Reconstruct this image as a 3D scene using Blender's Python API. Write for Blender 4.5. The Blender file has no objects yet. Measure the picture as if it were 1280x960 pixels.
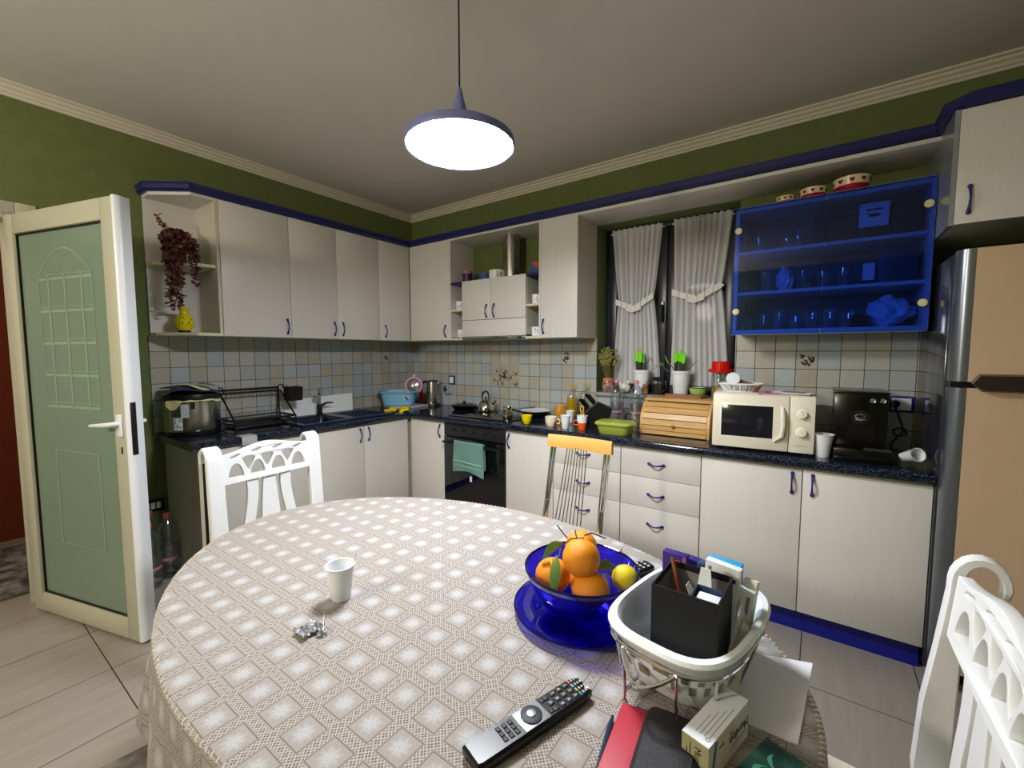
import bpy, bmesh, math, random
from mathutils import Vector, Matrix
random.seed(7)
PI=math.pi
SC=bpy.context.scene
COL=SC.collection
def lin(c):
    if isinstance(c,str):
        c=[int(c[i:i+2],16)/255 for i in (0,2,4)]
        c=[v/12.92 if v<=.04045 else ((v+.055)/1.055)**2.4 for v in c]
    return (c[0],c[1],c[2],1)
# ---------------------------------------------------------------- materials
def newmat(name):
    m=bpy.data.materials.new(name); m.use_nodes=True
    nt=m.node_tree; b=nt.nodes['Principled BSDF']
    return m,nt,b
def N(nt,t,**k):
    n=nt.nodes.new(t)
    for a,v in k.items():
        if a=='inp':
            for i,x in v.items(): n.inputs[i].default_value=x
        else: setattr(n,a,v)
    return n
def mat(name,col,rough=.5,metal=0,spec=.5,noise=0,nscale=40,bump=0,bscale=200,coat=0,col2=None,stretch=None,trans=0,ior=1.45,emit=None,es=1):
    m,nt,b=newmat(name); L=nt.links
    b.inputs['Base Color'].default_value=lin(col); b.inputs['Roughness'].default_value=rough
    b.inputs['Metallic'].default_value=metal; b.inputs['Specular IOR Level'].default_value=spec
    b.inputs['Coat Weight'].default_value=coat; b.inputs['IOR'].default_value=ior
    if trans: b.inputs['Transmission Weight'].default_value=trans
    if emit: b.inputs['Emission Color'].default_value=lin(emit); b.inputs['Emission Strength'].default_value=es
    if noise or col2 or bump:
        tc=N(nt,'ShaderNodeTexCoord'); mp=N(nt,'ShaderNodeMapping')
        L.new(tc.outputs['Object'],mp.inputs[0])
        if stretch: mp.inputs['Scale'].default_value=stretch
    if noise or col2:
        nz=N(nt,'ShaderNodeTexNoise'); nz.inputs['Scale'].default_value=nscale; nz.inputs['Detail'].default_value=5
        L.new(mp.outputs[0],nz.inputs['Vector'])
        mx=N(nt,'ShaderNodeMix',data_type='RGBA')
        c=lin(col); c2=lin(col2) if col2 else tuple([v*(1-noise) for v in c[:3]]+[1])
        mx.inputs[6].default_value=c; mx.inputs[7].default_value=c2
        rp=N(nt,'ShaderNodeMapRange'); rp.inputs[1].default_value=.35; rp.inputs[2].default_value=.65
        L.new(nz.outputs['Fac'],rp.inputs[0]); L.new(rp.outputs[0],mx.inputs[0]); L.new(mx.outputs[2],b.inputs['Base Color'])
    if bump:
        nb=N(nt,'ShaderNodeTexNoise'); nb.inputs['Scale'].default_value=bscale
        L.new(mp.outputs[0],nb.inputs['Vector'])
        bp=N(nt,'ShaderNodeBump'); bp.inputs['Strength'].default_value=bump; bp.inputs['Distance'].default_value=.002
        L.new(nb.outputs['Fac'],bp.inputs['Height']); L.new(bp.outputs[0],b.inputs['Normal'])
    return m
def thin_glass(name,col=(.95,.97,.97),rough=.02,refl=.08,edge=.6,dust=None,lit_share=0):
    """thin clear or tinted glass: straight transmission plus a fresnel reflection"""
    m=bpy.data.materials.new(name); m.use_nodes=True; nt=m.node_tree; nt.nodes.clear(); L=nt.links
    o=N(nt,'ShaderNodeOutputMaterial'); t=N(nt,'ShaderNodeBsdfTransparent'); g=N(nt,'ShaderNodeBsdfGlossy')
    t.inputs[0].default_value=lin(col); g.inputs['Roughness'].default_value=rough; g.inputs[0].default_value=(1,1,1,1)
    lw=N(nt,'ShaderNodeLayerWeight'); lw.inputs[0].default_value=.35
    mr=N(nt,'ShaderNodeMapRange'); mr.inputs[3].default_value=refl; mr.inputs[4].default_value=edge
    mx=N(nt,'ShaderNodeMixShader'); L.new(lw.outputs['Facing'],mr.inputs[0]); L.new(mr.outputs[0],mx.inputs[0])
    src=t.outputs[0]
    if dust:  # diffuse colour mixed in so dark tinted glass looks lit
        d=N(nt,'ShaderNodeBsdfDiffuse'); d.inputs[0].default_value=lin(dust); m2=N(nt,'ShaderNodeMixShader'); m2.inputs[0].default_value=lit_share
        L.new(src,m2.inputs[1]); L.new(d.outputs[0],m2.inputs[2]); src=m2.outputs[0]
    L.new(src,mx.inputs[1]); L.new(g.outputs[0],mx.inputs[2]); L.new(mx.outputs[0],o.inputs[0])
    return m
def math_(nt,op,a,b=None,c=None):
    n=N(nt,'ShaderNodeMath',operation=op)
    for i,v in enumerate((a,b,c)):
        if v is None: continue
        if isinstance(v,(int,float)): n.inputs[i].default_value=v
        else: nt.links.new(v,n.inputs[i])
    return n.outputs[0]
def mixc(nt,f,a,b):
    n=N(nt,'ShaderNodeMix',data_type='RGBA')
    for i,v in ((0,f),(6,a),(7,b)):
        if isinstance(v,(int,float)): n.inputs[i].default_value=v
        elif isinstance(v,tuple): n.inputs[i].default_value=v
        else: nt.links.new(v,n.inputs[i])
    return n.outputs[2]
MT={}
MT['cab']=mat('cream laminate','d9d5cf',.36,noise=.03,nscale=9,stretch=(9,9,.6),bump=.02,bscale=60)
MT['cabside']=mat('cream laminate side','cfc8b8',.4,noise=.06,nscale=9,stretch=(9,9,.6))
MT['edge']=mat('cream edge band','d9cfae',.45)
MT['gap']=mat('painted gap shade','15130f',.7)  # near-black colour standing in for shade between cabinet parts
MT['greyside']=mat('grey laminate gloss','8f9298',.18,noise=.05,nscale=20)
MT['navy']=mat('navy cornice','1c1f5a',.4)
MT['navyplinth']=mat('navy plinth','141c8c',.3)
MT['navyhandle']=mat('navy enamel','1b1974',.2,coat=.5)
MT['green']=mat('olive green paint','6c7644',.85,noise=.12,nscale=14,bump=.25,bscale=260)
MT['terra']=mat('terracotta paint','96452c',.85,noise=.12,nscale=12)
MT['ceil']=mat('ceiling paint','dcd8d0',.9,noise=.03,nscale=6)
MT['crown']=mat('crown moulding plaster','d6cdbb',.7)
MT['white']=mat('white lacquer','e9ebee',.32)
MT['whiteplastic']=mat('white plastic','e8ebee',.3)
MT['alu']=mat('cream white aluminium','bfbda9',.4)
MT['aluw']=mat('white aluminium edge','e6e9ef',.3)
MT['black']=mat('black plastic','0b0b0d',.35)
MT['blackgloss']=mat('black gloss','060607',.08)
MT['blackmatte']=mat('black card','101013',.75)
MT['steel']=mat('brushed steel','b8b4ae',.22,metal=1,noise=.15,nscale=30,stretch=(1,1,.05))
MT['chrome']=mat('chrome','d8d8da',.08,metal=1)
MT['silver']=mat('silver plastic','7d828a',.28,metal=.8)
MT['charcoal']=mat('charcoal lacquer','2c2d35',.12,coat=.3)
MT['fridge']=mat('steel with warm reflection','dcbc9e',.42,metal=.3,noise=.06,nscale=5)  # beige is the warm room's reflection painted into the steel colour
MT['bronze']=mat('dark bronze plastic','2f2623',.3)
MT['sink']=mat('navy composite sink','10203c',.3,noise=.2,nscale=200)
MT['orangewood']=mat('lacquered beech','dda657',.35,noise=.12,nscale=10,stretch=(1,12,12))
MT['wood']=mat('bamboo wood','d2a565',.4,noise=.25,nscale=8,stretch=(1,14,14))
MT['wooddark']=mat('darker board wood','9c6431',.45,noise=.25,nscale=8,stretch=(1,12,12))
MT['yellow']=mat('yellow glaze','e8d200',.2)
MT['red']=mat('red plastic','d8120c',.25)
MT['lime']=mat('lime translucent plastic','cbd860',.3,trans=.45)
MT['limegreen']=mat('pale green glaze','a9cf72',.25)
MT['orange']=mat('orange peel','ee9414',.4,bump=.5,bscale=900)
MT['lemon']=mat('yellow green peel','dcc81c',.42,bump=.4,bscale=900)
MT['leaf']=mat('leaf green','6b8f49',.5)
MT['stem']=mat('dark stem','2c2f22',.6)
MT['towel']=mat('teal terry cloth','70968f',.95,bump=.9,bscale=700)
MT['cloth_white']=mat('white cotton','e9e6e0',.9)
MT['blueplastic']=mat('light blue plastic','7fb7dc',.35)
MT['bluedark']=mat('blue plastic','2c5fae',.35)
MT['pink']=mat('pink plastic','eea6c8',.35)
MT['pinkpaper']=mat('pink paper','d58aa8',.7)
MT['beige']=mat('ivory plastic','e9e2cd',.35)
MT['rubber']=mat('yellow rubber','f0d800',.55)
MT['darkglass']=mat('dark oven glass','0b0b0f',.05,coat=.5)
MT['ovengrey']=mat('dark grey enamel','1b1b20',.3)
MT['mwglass']=mat('dark smoked window','1c1c22',.1)
MT['glass']=thin_glass('clear glass')
MT['plasticclear']=thin_glass('clear bottle plastic',(.88,.92,.95),.08,.16,.9)
MT['oil']=mat('olive oil','d9b200',.1,trans=.35)
MT['vinegar']=mat('dark vinegar','2a1a08',.1)
MT['honey']=mat('honey','c98a2c',.15)
MT['blueglass']=thin_glass('cobalt cabinet glass',(.37,.54,.93),.03,.02,.3,dust=(.05,.14,.55),lit_share=.02)
MT['cobalt']=thin_glass('cobalt tableware glass',(.22,.17,.93),.03,.04,.45,dust=(.01,.01,.5),lit_share=.06)
MT['cobaltrim']=mat('cobalt glass rim','05053a',.08)
MT['paper']=mat('white paper','e4e4ea',.7)
MT['cream']=mat('cream ceramic','e9e2cc',.25)
MT['ceramic']=mat('white ceramic','e8eef0',.18)
MT['redglaze']=mat('red glaze','b31212',.2)
MT['floral']=mat('brown flower print','4d3b2b',.6)
MT['brown']=mat('brown figurine','96704c',.6)
MT['herb']=mat('dried herbs','8f8a4a',.9)
MT['herb2']=mat('dried herbs stems','6e6a3a',.9)
MT['plantdark']=mat('dark green leaf','12301a',.45)
MT['plantbright']=mat('bright green leaf tip','7de012',.5)
MT['plantdry']=mat('dry brown stalk','6d5a48',.8)
MT['vine']=mat('burgundy leaf','54262a',.6,col2='8a5650',nscale=22)
MT['wicker']=mat('wicker','8a5a2c',.8,noise=.4,nscale=120)
MT['redbook']=mat('red glitter cover','b52238',.5,noise=.2,nscale=300)
MT['leather']=mat('black leather','17171b',.5,bump=.5,bscale=500)
MT['sheer']=None
MT['ochre']=mat('ochre trim','c8a848',.4)
MT['knobyellow']=mat('cream yellow plastic','d9d49a',.35)
MT['granite']=None

def coords(nt,kind='Object'):
    tc=N(nt,'ShaderNodeTexCoord'); s=N(nt,'ShaderNodeSeparateXYZ'); nt.links.new(tc.outputs[kind],s.inputs[0]); return tc.outputs[kind],s.outputs[0],s.outputs[1],s.outputs[2]
def granite():
    m,nt,b=newmat('navy speckled granite'); L=nt.links
    v,x,y,z=coords(nt)
    vo=N(nt,'ShaderNodeTexVoronoi'); vo.inputs['Scale'].default_value=170; L.new(v,vo.inputs['Vector'])
    n1=N(nt,'ShaderNodeTexNoise'); n1.inputs['Scale'].default_value=95; n1.inputs['Detail'].default_value=4; L.new(v,n1.inputs['Vector'])
    n2=N(nt,'ShaderNodeTexNoise'); n2.inputs['Scale'].default_value=210; n2.inputs['Detail'].default_value=3; L.new(v,n2.inputs['Vector'])
    f=math_(nt,'MULTIPLY',math_(nt,'SUBTRACT',n1.outputs['Fac'],.5),7.0); f=math_(nt,'MINIMUM',math_(nt,'MAXIMUM',f,0),1)
    f2=math_(nt,'MULTIPLY',math_(nt,'SUBTRACT',n2.outputs['Fac'],.6),9.0); f2=math_(nt,'MINIMUM',math_(nt,'MAXIMUM',f2,0),1)
    c=mixc(nt,f,lin('080b16'),lin('1e2d4a')); c=mixc(nt,f2,c,lin('7f93a8')); L.new(c,b.inputs['Base Color'])
    b.inputs['Roughness'].default_value=.1
    return m
MT['granite']=granite()
def tiles(name,axis,u0,z0,pitch=.1027):
    """backsplash tiles, each with its own pastel tone; dark grout lines"""
    m,nt,b=newmat(name); L=nt.links
    v,x,y,z=coords(nt)
    u={'x':x,'y':y}[axis]
    U=math_(nt,'DIVIDE',math_(nt,'SUBTRACT',u,u0),pitch); Z=math_(nt,'DIVIDE',math_(nt,'SUBTRACT',z,z0),pitch)
    fu=math_(nt,'FRACT',U); fz=math_(nt,'FRACT',Z)
    du=math_(nt,'MINIMUM',fu,math_(nt,'SUBTRACT',1,fu)); dz=math_(nt,'MINIMUM',fz,math_(nt,'SUBTRACT',1,fz))
    d=math_(nt,'MINIMUM',du,dz); g=math_(nt,'LESS_THAN',d,.016)
    cv=N(nt,'ShaderNodeCombineXYZ'); L.new(math_(nt,'FLOOR',U),cv.inputs[0]); L.new(math_(nt,'FLOOR',Z),cv.inputs[1])
    wn=N(nt,'ShaderNodeTexWhiteNoise',noise_dimensions='3D'); L.new(cv.outputs[0],wn.inputs['Vector'])
    cr=N(nt,'ShaderNodeValToRGB'); cr.color_ramp.interpolation='CONSTANT'
    cols=['b9b9b0','acb5ba','b4aea0','a9b4bc','bab8ad','aab0ae','b3aa9a','b2bbbf']
    while len(cr.color_ramp.elements)<len(cols): cr.color_ramp.elements.new(.5)
    for i,e in enumerate(cr.color_ramp.elements): e.position=i/len(cols); e.color=lin(cols[i])
    L.new(wn.outputs['Value'],cr.inputs[0])
    nz=N(nt,'ShaderNodeTexNoise'); nz.inputs['Scale'].default_value=25; nz.inputs['Detail'].default_value=4; L.new(v,nz.inputs['Vector'])
    c=mixc(nt,math_(nt,'MULTIPLY',nz.outputs['Fac'],.35),cr.outputs[0],lin('8f8c80'))
    c=mixc(nt,g,c,lin('23211f')); L.new(c,b.inputs['Base Color'])
    L.new(math_(nt,'ADD',math_(nt,'MULTIPLY',g,.5),.28),b.inputs['Roughness'])
    bp=N(nt,'ShaderNodeBump'); bp.inputs['Strength'].default_value=.5; bp.inputs['Distance'].default_value=.003
    L.new(math_(nt,'MINIMUM',d,.03),bp.inputs['Height']); bp.inputs['Distance'].default_value=.05
    L.new(bp.outputs[0],b.inputs['Normal'])
    return m
def floor_mat():
    m,nt,b=newmat('porcelain floor tile'); L=nt.links
    v,x,y,z=coords(nt)
    U=math_(nt,'DIVIDE',math_(nt,'SUBTRACT',x,.1065),.4033); V=math_(nt,'DIVIDE',math_(nt,'ADD',y,.913),.8175)
    fu=math_(nt,'FRACT',U); fv=math_(nt,'FRACT',V)
    du=math_(nt,'MULTIPLY',math_(nt,'MINIMUM',fu,math_(nt,'SUBTRACT',1,fu)),.4033); dv=math_(nt,'MULTIPLY',math_(nt,'MINIMUM',fv,math_(nt,'SUBTRACT',1,fv)),.8175)
    g=math_(nt,'LESS_THAN',math_(nt,'MINIMUM',du,dv),.0022)
    cv=N(nt,'ShaderNodeCombineXYZ'); L.new(math_(nt,'FLOOR',U),cv.inputs[0]); L.new(math_(nt,'FLOOR',V),cv.inputs[1])
    wn=N(nt,'ShaderNodeTexWhiteNoise',noise_dimensions='3D'); L.new(cv.outputs[0],wn.inputs['Vector'])
    mp=N(nt,'ShaderNodeMapping'); mp.inputs['Scale'].default_value=(9,1.2,1); L.new(v,mp.inputs[0])
    ad=N(nt,'ShaderNodeVectorMath',operation='ADD'); L.new(mp.outputs[0],ad.inputs[0]); L.new(wn.outputs['Color'],ad.inputs[1])
    nz=N(nt,'ShaderNodeTexNoise'); nz.inputs['Scale'].default_value=3; nz.inputs['Detail'].default_value=7; nz.inputs['Distortion'].default_value=.6; L.new(ad.outputs[0],nz.inputs['Vector'])
    c=mixc(nt,nz.outputs['Fac'],lin('868078'),lin('a69e95'))
    c=mixc(nt,math_(nt,'MULTIPLY',wn.outputs['Value'],.25),c,lin('948c84'))
    c=mixc(nt,g,c,lin('2a2624')); L.new(c,b.inputs['Base Color']); b.inputs['Roughness'].default_value=.32
    return m
def lace():
    m,nt,b=newmat('woven lace tablecloth'); L=nt.links
    v,x,y,z=coords(nt,'UV')
    P=.0712
    X=math_(nt,'DIVIDE',math_(nt,'SUBTRACT',x,2.328),P); Y=math_(nt,'DIVIDE',math_(nt,'ADD',y,2.690),P)
    def cd(a):
        f=math_(nt,'FRACT',math_(nt,'ADD',a,.5)); return math_(nt,'ABSOLUTE',math_(nt,'SUBTRACT',f,.5))
    dx=cd(X); dy=cd(Y)                     # 0 on the band centres, .5 in the cell centre
    dmin=math_(nt,'MINIMUM',dx,dy)
    band=math_(nt,'LESS_THAN',dmin,.135)
    ln=math_(nt,'LESS_THAN',math_(nt,'ABSOLUTE',math_(nt,'SUBTRACT',dmin,.150)),.017)
    def holes(d,al):
        q=math_(nt,'ABSOLUTE',math_(nt,'SUBTRACT',math_(nt,'FRACT',math_(nt,'MULTIPLY',al,5)),.5))
        a_=math_(nt,'LESS_THAN',math_(nt,'ADD',q,math_(nt,'MULTIPLY',d,5)),.30)
        q2=math_(nt,'ABSOLUTE',math_(nt,'SUBTRACT',math_(nt,'FRACT',math_(nt,'ADD',math_(nt,'MULTIPLY',al,5),.5)),.5))
        b_=math_(nt,'LESS_THAN',math_(nt,'ADD',q2,math_(nt,'MULTIPLY',math_(nt,'ABSOLUTE',math_(nt,'SUBTRACT',d,.095)),6)),.22)
        return math_(nt,'MAXIMUM',a_,math_(nt,'MULTIPLY',b_,.6))
    hole=math_(nt,'MULTIPLY',math_(nt,'MAXIMUM',holes(dx,Y),holes(dy,X)),band)
    th1=math_(nt,'ABSOLUTE',math_(nt,'SINE',math_(nt,'MULTIPLY',math_(nt,'ADD',X,Y),PI*10))); th2=math_(nt,'ABSOLUTE',math_(nt,'SINE',math_(nt,'MULTIPLY',math_(nt,'SUBTRACT',X,Y),PI*10)))
    thread=math_(nt,'LESS_THAN',math_(nt,'MINIMUM',th1,th2),.38)
    # snowflake in the cell
    cx=math_(nt,'SUBTRACT',math_(nt,'FRACT',X),.5); cy=math_(nt,'SUBTRACT',math_(nt,'FRACT',Y),.5)
    r=math_(nt,'SQRT',math_(nt,'ADD',math_(nt,'POWER',cx,2),math_(nt,'POWER',cy,2)))
    an=math_(nt,'ARCTAN2',cy,cx)
    pet=math_(nt,'ADD',.27,math_(nt,'MULTIPLY',math_(nt,'COSINE',math_(nt,'MULTIPLY',an,8)),.03))
    nz=N(nt,'ShaderNodeTexNoise'); nz.inputs['Scale'].default_value=380; nz.inputs['Detail'].default_value=3; L.new(v,nz.inputs['Vector'])
    fl=math_(nt,'MULTIPLY',math_(nt,'SUBTRACT',pet,r),6); fl=math_(nt,'MINIMUM',math_(nt,'MAXIMUM',fl,0),1)
    fl=math_(nt,'MULTIPLY',fl,math_(nt,'MINIMUM',math_(nt,'MAXIMUM',math_(nt,'SUBTRACT',math_(nt,'MULTIPLY',nz.outputs['Fac'],2.6),.55),.25),1))
    base=mixc(nt,math_(nt,'MULTIPLY',math_(nt,'SUBTRACT',nz.outputs['Fac'],.35),1.2),lin('968f8a'),lin('aaa39e'))
    c=mixc(nt,fl,base,lin('b2b4b9'))
    c=mixc(nt,band,c,mixc(nt,thread,mixc(nt,math_(nt,'MULTIPLY',hole,.9),lin('867f79'),lin('514337')),lin('b0aaa5')))
    c=mixc(nt,math_(nt,'MULTIPLY',ln,.8),c,lin('6b635d'))
    L.new(c,b.inputs['Base Color']); b.inputs['Roughness'].default_value=.9
    bp=N(nt,'ShaderNodeBump'); bp.inputs['Strength'].default_value=.6; bp.inputs['Distance'].default_value=.0012
    h=math_(nt,'ADD',nz.outputs['Fac'],math_(nt,'MULTIPLY',hole,-1.0)); h=math_(nt,'ADD',h,math_(nt,'MULTIPLY',ln,-.8))
    L.new(h,bp.inputs['Height']); L.new(bp.outputs[0],b.inputs['Normal'])
    return m
MT['lace']=lace()
MT['floor']=floor_mat()
def sheer():
    m=bpy.data.materials.new('sheer curtain'); m.use_nodes=True; nt=m.node_tree; nt.nodes.clear(); L=nt.links
    o=N(nt,'ShaderNodeOutputMaterial'); t=N(nt,'ShaderNodeBsdfTransparent'); d=N(nt,'ShaderNodeBsdfDiffuse'); tr=N(nt,'ShaderNodeBsdfTranslucent')
    d.inputs[0].default_value=lin('f2f1f3'); tr.inputs[0].default_value=lin('f2f1f3')
    a=N(nt,'ShaderNodeMixShader'); a.inputs[0].default_value=.25; L.new(d.outputs[0],a.inputs[1]); L.new(tr.outputs[0],a.inputs[2])
    v,x,y,z=coords(nt); w=N(nt,'ShaderNodeTexNoise'); w.inputs['Scale'].default_value=500; L.new(v,w.inputs['Vector'])
    mx=N(nt,'ShaderNodeMixShader'); L.new(math_(nt,'ADD',.66,math_(nt,'MULTIPLY',w.outputs['Fac'],.4)),mx.inputs[0]); L.new(t.outputs[0],mx.inputs[1]); L.new(a.outputs[0],mx.inputs[2]); L.new(mx.outputs[0],o.inputs[0])
    return m
MT['sheer']=sheer()
def frosted():
    m,nt,b=newmat('frosted door pane'); b.inputs['Base Color'].default_value=lin('93a896'); b.inputs['Roughness'].default_value=.22
    b.inputs['Transmission Weight'].default_value=.3; b.inputs['IOR'].default_value=1.3
    v,x,y,z=coords(nt); nz=N(nt,'ShaderNodeTexNoise'); nz.inputs['Scale'].default_value=300; nt.links.new(v,nz.inputs['Vector'])
    bp=N(nt,'ShaderNodeBump'); bp.inputs['Strength'].default_value=.15; bp.inputs['Distance'].default_value=.001; nt.links.new(nz.outputs['Fac'],bp.inputs['Height']); nt.links.new(bp.outputs[0],b.inputs['Normal'])
    return m
MT['frost']=frosted()
MT['rug']=mat('grey mottled rug','8d8983',.95,col2='3b3733',nscale=14,bump=1,bscale=300)
MT['sill']=mat('grey marble sill','a3a5ab',.2,noise=.25,nscale=10)
MT['winframe']=mat('anthracite window frame','23242c',.3)
MT['night']=mat('night glass pane','05060a',.03,coat=.4)
# ---------------------------------------------------------------- mesh builder
class MB:
    def __init__(s): s.b=bmesh.new(); s.mi=0; s.uv=None
    def _mark(s,fs,mi):
        for f in fs: f.material_index=s.mi if mi is None else mi
    def box(s,x0,x1,y0,y1,z0,z1,bev=0,M=None,mi=None):
        r=bmesh.ops.create_cube(s.b,size=1); vs=r['verts']
        T=Matrix.Translation(((x0+x1)/2,(y0+y1)/2,(z0+z1)/2))@Matrix.Diagonal((abs(x1-x0),abs(y1-y0),abs(z1-z0),1))
        bmesh.ops.transform(s.b,matrix=T,verts=vs)
        fs=set(f for v in vs for f in v.link_faces)
        if bev:
            es=set(e for v in vs for e in v.link_edges)
            r=bmesh.ops.bevel(s.b,geom=list(es),offset=bev,segments=2,affect='EDGES',profile=.5)
            fs=set(f for f in s.b.faces if f.is_valid and (f in r['faces'] or f in fs))
            fs|=set(f for v in r['verts'] for f in v.link_faces)
        s._mark([f for f in fs if f.is_valid],mi)
        if M: bmesh.ops.transform(s.b,matrix=M,verts=list(set(v for f in fs if f.is_valid for v in f.verts)))
        return s
    def rings(s,rings,mi=None,cap0=True,cap1=True,closed=True,M=None):
        L=[[s.b.verts.new(M@Vector(p) if M else p) for p in r] for r in rings]
        n=len(L[0]); fs=[]
        for a,b in zip(L[:-1],L[1:]):
            for i in range(n if closed else n-1):
                j=(i+1)%n
                try: fs.append(s.b.faces.new((a[i],a[j],b[j],b[i])))
                except ValueError: pass
        if cap0: fs.append(s.b.faces.new(L[0][::-1]))
        if cap1: fs.append(s.b.faces.new(L[-1]))
        s._mark(fs,mi); return s
    def lathe(s,prof,c=(0,0,0),seg=32,mi=None,M=None,sx=1,sy=1,cap0=None,cap1=None):
        R=[]
        for r,z in prof:
            r=max(r,.0002)
            R.append([(c[0]+r*sx*math.cos(2*PI*i/seg),c[1]+r*sy*math.sin(2*PI*i/seg),c[2]+z) for i in range(seg)])
        return s.rings(R,mi,True if cap0 is None else cap0,True if cap1 is None else cap1,M=M)
    def vessel(s,outer,t=.002,c=(0,0,0),seg=32,mi=None,M=None,bottom=None):
        """open container: outer profile bottom->top, turned back inside with wall t"""
        inner=[(max(r-t,.001),z) for r,z in outer[::-1]]
        inner[-1]=(inner[-1][0],outer[0][1]+(bottom or t))
        return s.lathe(outer+inner,c,seg,mi,M)
    def cyl(s,p0,p1,r0,r1=None,seg=16,mi=None):
        return s.tube([p0,p1],[r0,r0 if r1 is None else r1],seg,mi)
    def tube(s,pts,r,seg=8,mi=None,closed=False,M=None,flat=1):
        P=[Vector(p) for p in pts]; n=len(P)
        R=r if isinstance(r,(list,tuple)) else [r]*n
        T=[]
        for i in range(n):
            if closed: t=P[(i+1)%n]-P[i-1]
            else: t=P[min(i+1,n-1)]-P[max(i-1,0)]
            T.append(t.normalized() if t.length>1e-9 else Vector((0,0,1)))
        up=Vector((0,0,1)) if abs(T[0].z)<.9 else Vector((1,0,0))
        nrm=(up-T[0]*up.dot(T[0])).normalized(); rings=[]
        for i in range(n):
            nrm=(nrm-T[i]*nrm.dot(T[i])).normalized(); bi=T[i].cross(nrm)
            rings.append([P[i]+(nrm*math.cos(2*PI*k/seg)*flat+bi*math.sin(2*PI*k/seg))*R[i] for k in range(seg)])
        if closed: rings.append(rings[0])
        if closed:
            L=[[s.b.verts.new(M@p if M else p) for p in r_] for r_ in rings[:-1]]; fs=[]
            for i in range(len(L)):
                a,b=L[i],L[(i+1)%len(L)]
                for k in range(seg): fs.append(s.b.faces.new((a[k],a[(k+1)%seg],b[(k+1)%seg],b[k])))
            s._mark(fs,mi); return s
        return s.rings(rings,mi,M=M)
    def prism(s,poly,d0,d1,plane='xy',mi=None,M=None):
        f={'xy':lambda a,b,d:(a,b,d),'xz':lambda a,b,d:(a,d,b),'yz':lambda a,b,d:(d,a,b)}[plane]
        return s.rings([[f(a,b,d0) for a,b in poly],[f(a,b,d1) for a,b in poly]],mi,M=M)
    def ball(s,c,r,mi=None,seg=16,M=None,sc=(1,1,1)):
        T=(M or Matrix())@Matrix.Translation(c)@Matrix.Diagonal((sc[0],sc[1],sc[2],1))
        q=bmesh.ops.create_uvsphere(s.b,u_segments=seg,v_segments=max(6,seg*2//3),radius=r,matrix=T)
        s._mark(set(f for v in q['verts'] for f in v.link_faces),mi); return s
    def quad(s,a,b,c,d,mi=None):
        s._mark([s.b.faces.new([s.b.verts.new(p) for p in (a,b,c,d)])],mi); return s
    def grid(s,fn,nu,nv,mi=None,thick=0):
        V=[[s.b.verts.new(fn(i/nu,j/nv)) for j in range(nv+1)] for i in range(nu+1)]
        fs=[s.b.faces.new((V[i][j],V[i+1][j],V[i+1][j+1],V[i][j+1])) for i in range(nu) for j in range(nv)]
        s._mark(fs,mi)
        if thick:
            bmesh.ops.recalc_face_normals(s.b,faces=fs)
            bmesh.ops.solidify(s.b,geom=fs,thickness=thick)
        return s
    def add(s,me,M=None,mi=None):
        n0=len(s.b.verts); nf=len(s.b.faces); s.b.from_mesh(me)
        s.b.verts.ensure_lookup_table(); s.b.faces.ensure_lookup_table()
        if M: bmesh.ops.transform(s.b,matrix=M,verts=s.b.verts[n0:])
        s._mark(s.b.faces[nf:],mi); return s
INV={}
def rootof(p):
    while p.parent: p=p.parent
    return p
def obj(name,mb,mats,parent=None,world=True,angle=35,label=None,fixn=True):
    me=bpy.data.meshes.new(name)
    if fixn: bmesh.ops.recalc_face_normals(mb.b,faces=mb.b.faces)
    if parent is not None and world:
        bmesh.ops.transform(mb.b,matrix=INV[rootof(parent).name],verts=mb.b.verts)
    mb.b.to_mesh(me); mb.b.free()
    if not isinstance(mats,(list,tuple)): mats=[mats]
    for m in mats: me.materials.append(MT[m] if isinstance(m,str) else m)
    for p in me.polygons: p.use_smooth=True
    me.set_sharp_from_angle(angle=math.radians(angle))
    o=bpy.data.objects.new(name,me); COL.objects.link(o)
    if parent is not None: o.parent=parent
    if label: o['label']=label
    return o
def tag(o,label,cat,group=None):
    o['label']=label; o['category']=cat
    if group: o['group']=group
    return o
def thing(name,label,cat,loc=(0,0,0),rz=0,group=None):
    o=bpy.data.objects.new(name,None); COL.objects.link(o); o.empty_display_size=.05
    o.location=loc; o.rotation_euler=(0,0,rz)
    INV[o.name]=(Matrix.Translation(loc)@Matrix.Rotation(rz,4,'Z')).inverted()
    return tag(o,label,cat,group)
def struct(name,mb,m,parent=None,**k):
    o=obj(name,mb,m,parent,**k)
    if parent is None: o['kind']='structure'
    return o
def dup(root,loc,rz=None,label=None,sc=None):
    r=root.copy(); COL.objects.link(r); r.location=loc
    if rz is not None: r.rotation_euler=(0,0,rz)
    if sc: r.scale=(sc,sc,sc)
    if label: r['label']=label
    for ch in list(root.children):
        c=ch.copy(); COL.objects.link(c); c.parent=r
        for g in ch.children:
            d=g.copy(); COL.objects.link(d); d.parent=c
    return r
def curve_mesh(splines,extrude,bevel=0,res=4):
    """2D outline with holes, extruded (plane xy, thickness +-extrude)"""
    cu=bpy.data.curves.new('c','CURVE'); cu.dimensions='2D'; cu.fill_mode='BOTH'; cu.extrude=extrude; cu.bevel_depth=bevel; cu.bevel_resolution=1
    for pts in splines:
        sp=cu.splines.new('POLY'); sp.points.add(len(pts)-1); sp.use_cyclic_u=True
        for p,q in zip(sp.points,pts): p.co=(q[0],q[1],0,1)
    o=bpy.data.objects.new('c',cu); COL.objects.link(o)
    me=bpy.data.meshes.new_from_object(o.evaluated_get(bpy.context.evaluated_depsgraph_get()))
    bpy.data.objects.remove(o); return me
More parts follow.
